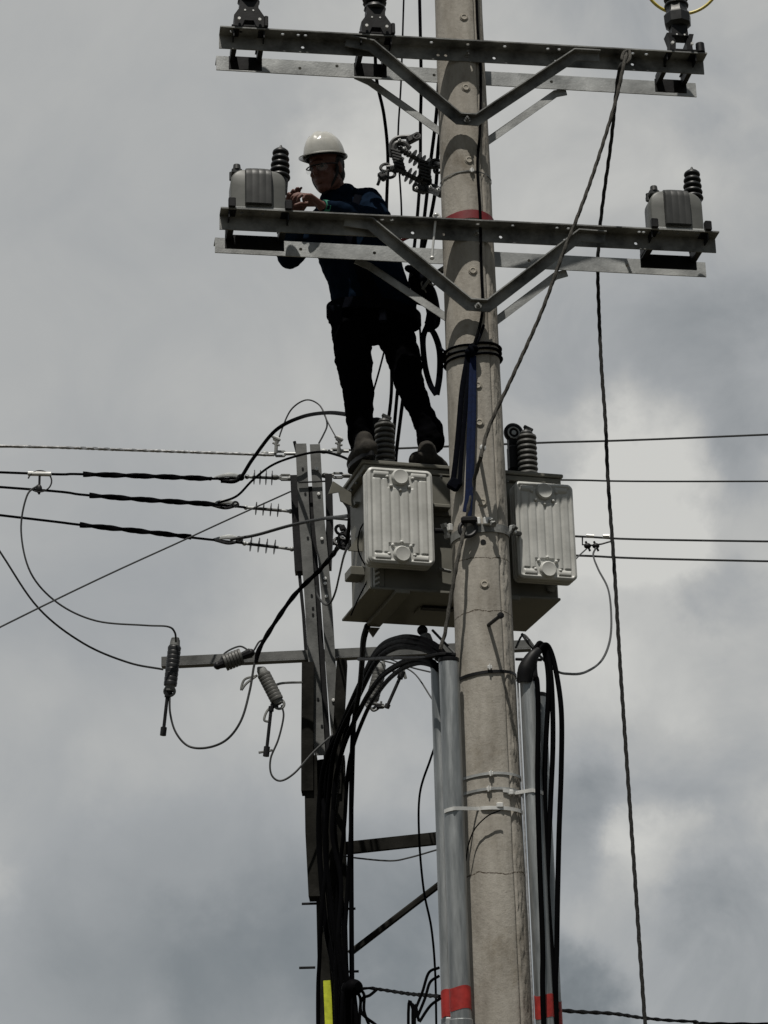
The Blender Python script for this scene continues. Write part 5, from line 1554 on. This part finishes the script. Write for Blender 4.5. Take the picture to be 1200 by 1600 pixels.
# wires behind the man
for pts, r_, lab in (
    ([(632, -40, 10.5), (627, 120, 10.5), (622, 220, 10.5), (627, 320, 10.5), (626, 360, 10.5), (618, 470, 10.5), (600, 550, 10.5), (583, 612, 10.5), (572, 640, 10.6)], .005, 'thin wire dropping from above the frame past the strain clamps to between the man\'s legs'),
    ([(586, 40, 9.9), (588, 120, 10.0), (600, 180, 10.3), (606, 245, 10.4), (604, 330, 10.45), (606, 450, 10.5), (612, 600, 10.5), (600, 700, 10.3)], .0088, 'black cable from the middle top mount down behind the man\'s shoulder'),
    ([(655, -30, 10.3), (658, 120, 10.3), (657, 190, 10.4), (656, 280, 10.45), (648, 380, 10.45), (632, 500, 10.45), (622, 600, 10.45), (614, 690, 10.4), (612, 715, 10.35)], .0088, 'black cable left of the pole, the left one of a pair falling behind the man'),
    ([(690, -30, 10.3), (684, 150, 10.3), (672, 260, 10.4), (662, 350, 10.45), (654, 430, 10.45), (640, 540, 10.45), (630, 620, 10.45), (620, 700, 10.4), (618, 722, 10.35)], .0095, 'black cable nearest the pole, the right one of a pair falling behind the man'),
    ([(688, 200, 9.95), (684, 240, 10.0), (680, 300, 10.1), (664, 380, 10.15), (652, 420, 10.15)], .0095, 'short black cable hugging the pole\'s left edge beside the strain clamps')):
    wire('drop_cable', lab, pts, r_, 'cable', 8, 'cables falling behind the man', cat='cable')
# ------------------------------------------------------------------ strain clamp cluster left of the pole
YC = 10.05
def clevis(b, px, py, Y, s_=1.0, ax=(.2, -1, .2)):
    b.torus(at(px, py, Y), .019 * s_, .008 * s_, ax, 18, 6, sx=1.3)
def strain_set(p0, p1, lab):
    a_, c_ = at(*p0), at(*p1)
    root = thing('strain_insulator', lerp(a_, c_, .5), lab, 'insulator', 'strain insulators left of the pole')
    ax = (c_ - a_).normalized(); Ln = (c_ - a_).length
    b = MB(); b.cyl(a_, c_, .0125, .0125, 10)
    for k in range(4):
        b.lathe([(.012, -.003), (.040, -.001), (.040, .001), (.012, .003)], a_ + ax * Ln * (.42 + .14 * k), ax, 18)
    b.build('shed_body', 'insul', root)
    for q in (.02, .1, .18, .26, .93, 1.0):
        pass
    b = MB()
    for q in (.0, .09, .18, .27, .95):
        b.cyl(a_ + ax * Ln * q, a_ + ax * Ln * (q + .05), .019, .019, 8)
    b.build('end_fitting', 'irond', root)
strain_set((624, 232, YC), (674, 262, YC), 'upper slanting strain insulator with thin discs left of the pole')
strain_set((616, 262, YC), (668, 289, YC), 'lower slanting strain insulator with thin discs left of the pole')
def clampset(items, lab, loc):
    root = thing('strain_clamp', at(*loc), lab, 'clamp', 'strain clamps left of the pole')
    b = MB()
    for kind, *a_ in items:
        if kind == 't': b.tube([at(*p) for p in a_[0]], a_[1], 8)
        if kind == 'r': clevis(b, *a_)
        if kind == 'b': b.box(at(*a_[0]), a_[1], Matrix.Rotation(a_[2], 3, 'Y'), .006)
        if kind == 'c':   # corrugated keeper stack
            p, q = at(*a_[0]), at(*a_[1])
            for k in range(6):
                b.box(lerp(p, q, k / 5), (a_[2], .05, .013), Matrix.Rotation(.35, 3, 'Y'), .003)
            b.cyl(p, q, .016, .016, 8)
    b.build('body', 'irond', root)
    b = MB()
    for kind, *a_ in items:
        if kind == 'n':
            p = at(*a_[0]); b.lathe([(.009, 0), (.009, .012), (.004, .013), (.004, .02), (0, .02)], p, (.2, -1, .3), 6)
    if len(b.bm.verts): b.build('nut', 'galv', root)
clampset([('t', [(612, 245, YC), (611, 226, YC), (620, 216, YC), (636, 214, YC), (650, 214, YC)], .012), ('t', [(614, 240, YC), (618, 226, YC), (630, 224, YC), (640, 232, YC)], .016),
          ('b', (646, 216, YC), (.075, .04, .035), -.5), ('r', 651, 213, YC - .02, .8), ('n', (624, 221, YC - .03)), ('n', (632, 234, YC - .03)), ('c', (618, 238, YC - .01), (625, 262, YC - .01), .055), ('t', [(612, 236, YC), (622, 246, YC), (630, 250, YC)], .014)],
         'upper folded strain clamp with lever, its insulator slanting to the pole', (628, 225, YC))
clampset([('r', 602, 262, YC, 1.1), ('r', 610, 272, YC, 1.1), ('b', (597, 276, YC), (.05, .03, .03), .9), ('t', [(594, 274, YC), (592, 284, YC), (590, 289, YC)], .008), ('t', [(604, 262, YC), (614, 262, YC), (620, 268, YC)], .013), ('n', (598, 270, YC - .03)), ('n', (612, 264, YC - .03))],
         'lower small strain clamp pointing left towards the man\'s shoulder', (603, 268, YC))
clampset([('c', (662, 255, YC - .01), (666, 282, YC - .01), .06), ('r', 680, 256, 9.98, 1.2), ('t', [(672, 262, YC), (680, 256, 9.98), (690, 258, 9.88)], .012), ('r', 684, 266, 9.98, .9)], 'upper clevis fitting bolting the strain insulators to the pole\'s left', (676, 260, YC))
clampset([('b', (655, 295, YC), (.07, .05, .03), .4), ('r', 660, 294, YC - .02, .9), ('t', [(664, 290, YC), (672, 296, 10.0), (690, 302, 9.88)], .013), ('t', [(662, 298, YC), (676, 300, 10.0), (688, 306, 9.88)], .011), ('t', [(668, 288, YC), (682, 292, 10.0), (690, 300, 9.88)], .01), ('n', (672, 294, 9.95)), ('n', (684, 298, 9.92)), ('n', (650, 296, 9.98))],
         'lower clevis fitting bolting the strain insulators to the pole\'s left', (672, 296, YC))
simple('eye_bolt', 'small shiny eye bolt on the lower crossarm beside the pole', 'bolt', 'bright', lambda b: (b.torus(at(682, 338, 9.62), .014, .006, (.1, -1, 0), 14, 6), b.cyl(at(682, 341, 9.62), at(682, 348, 9.62), .007, .007, 8)))
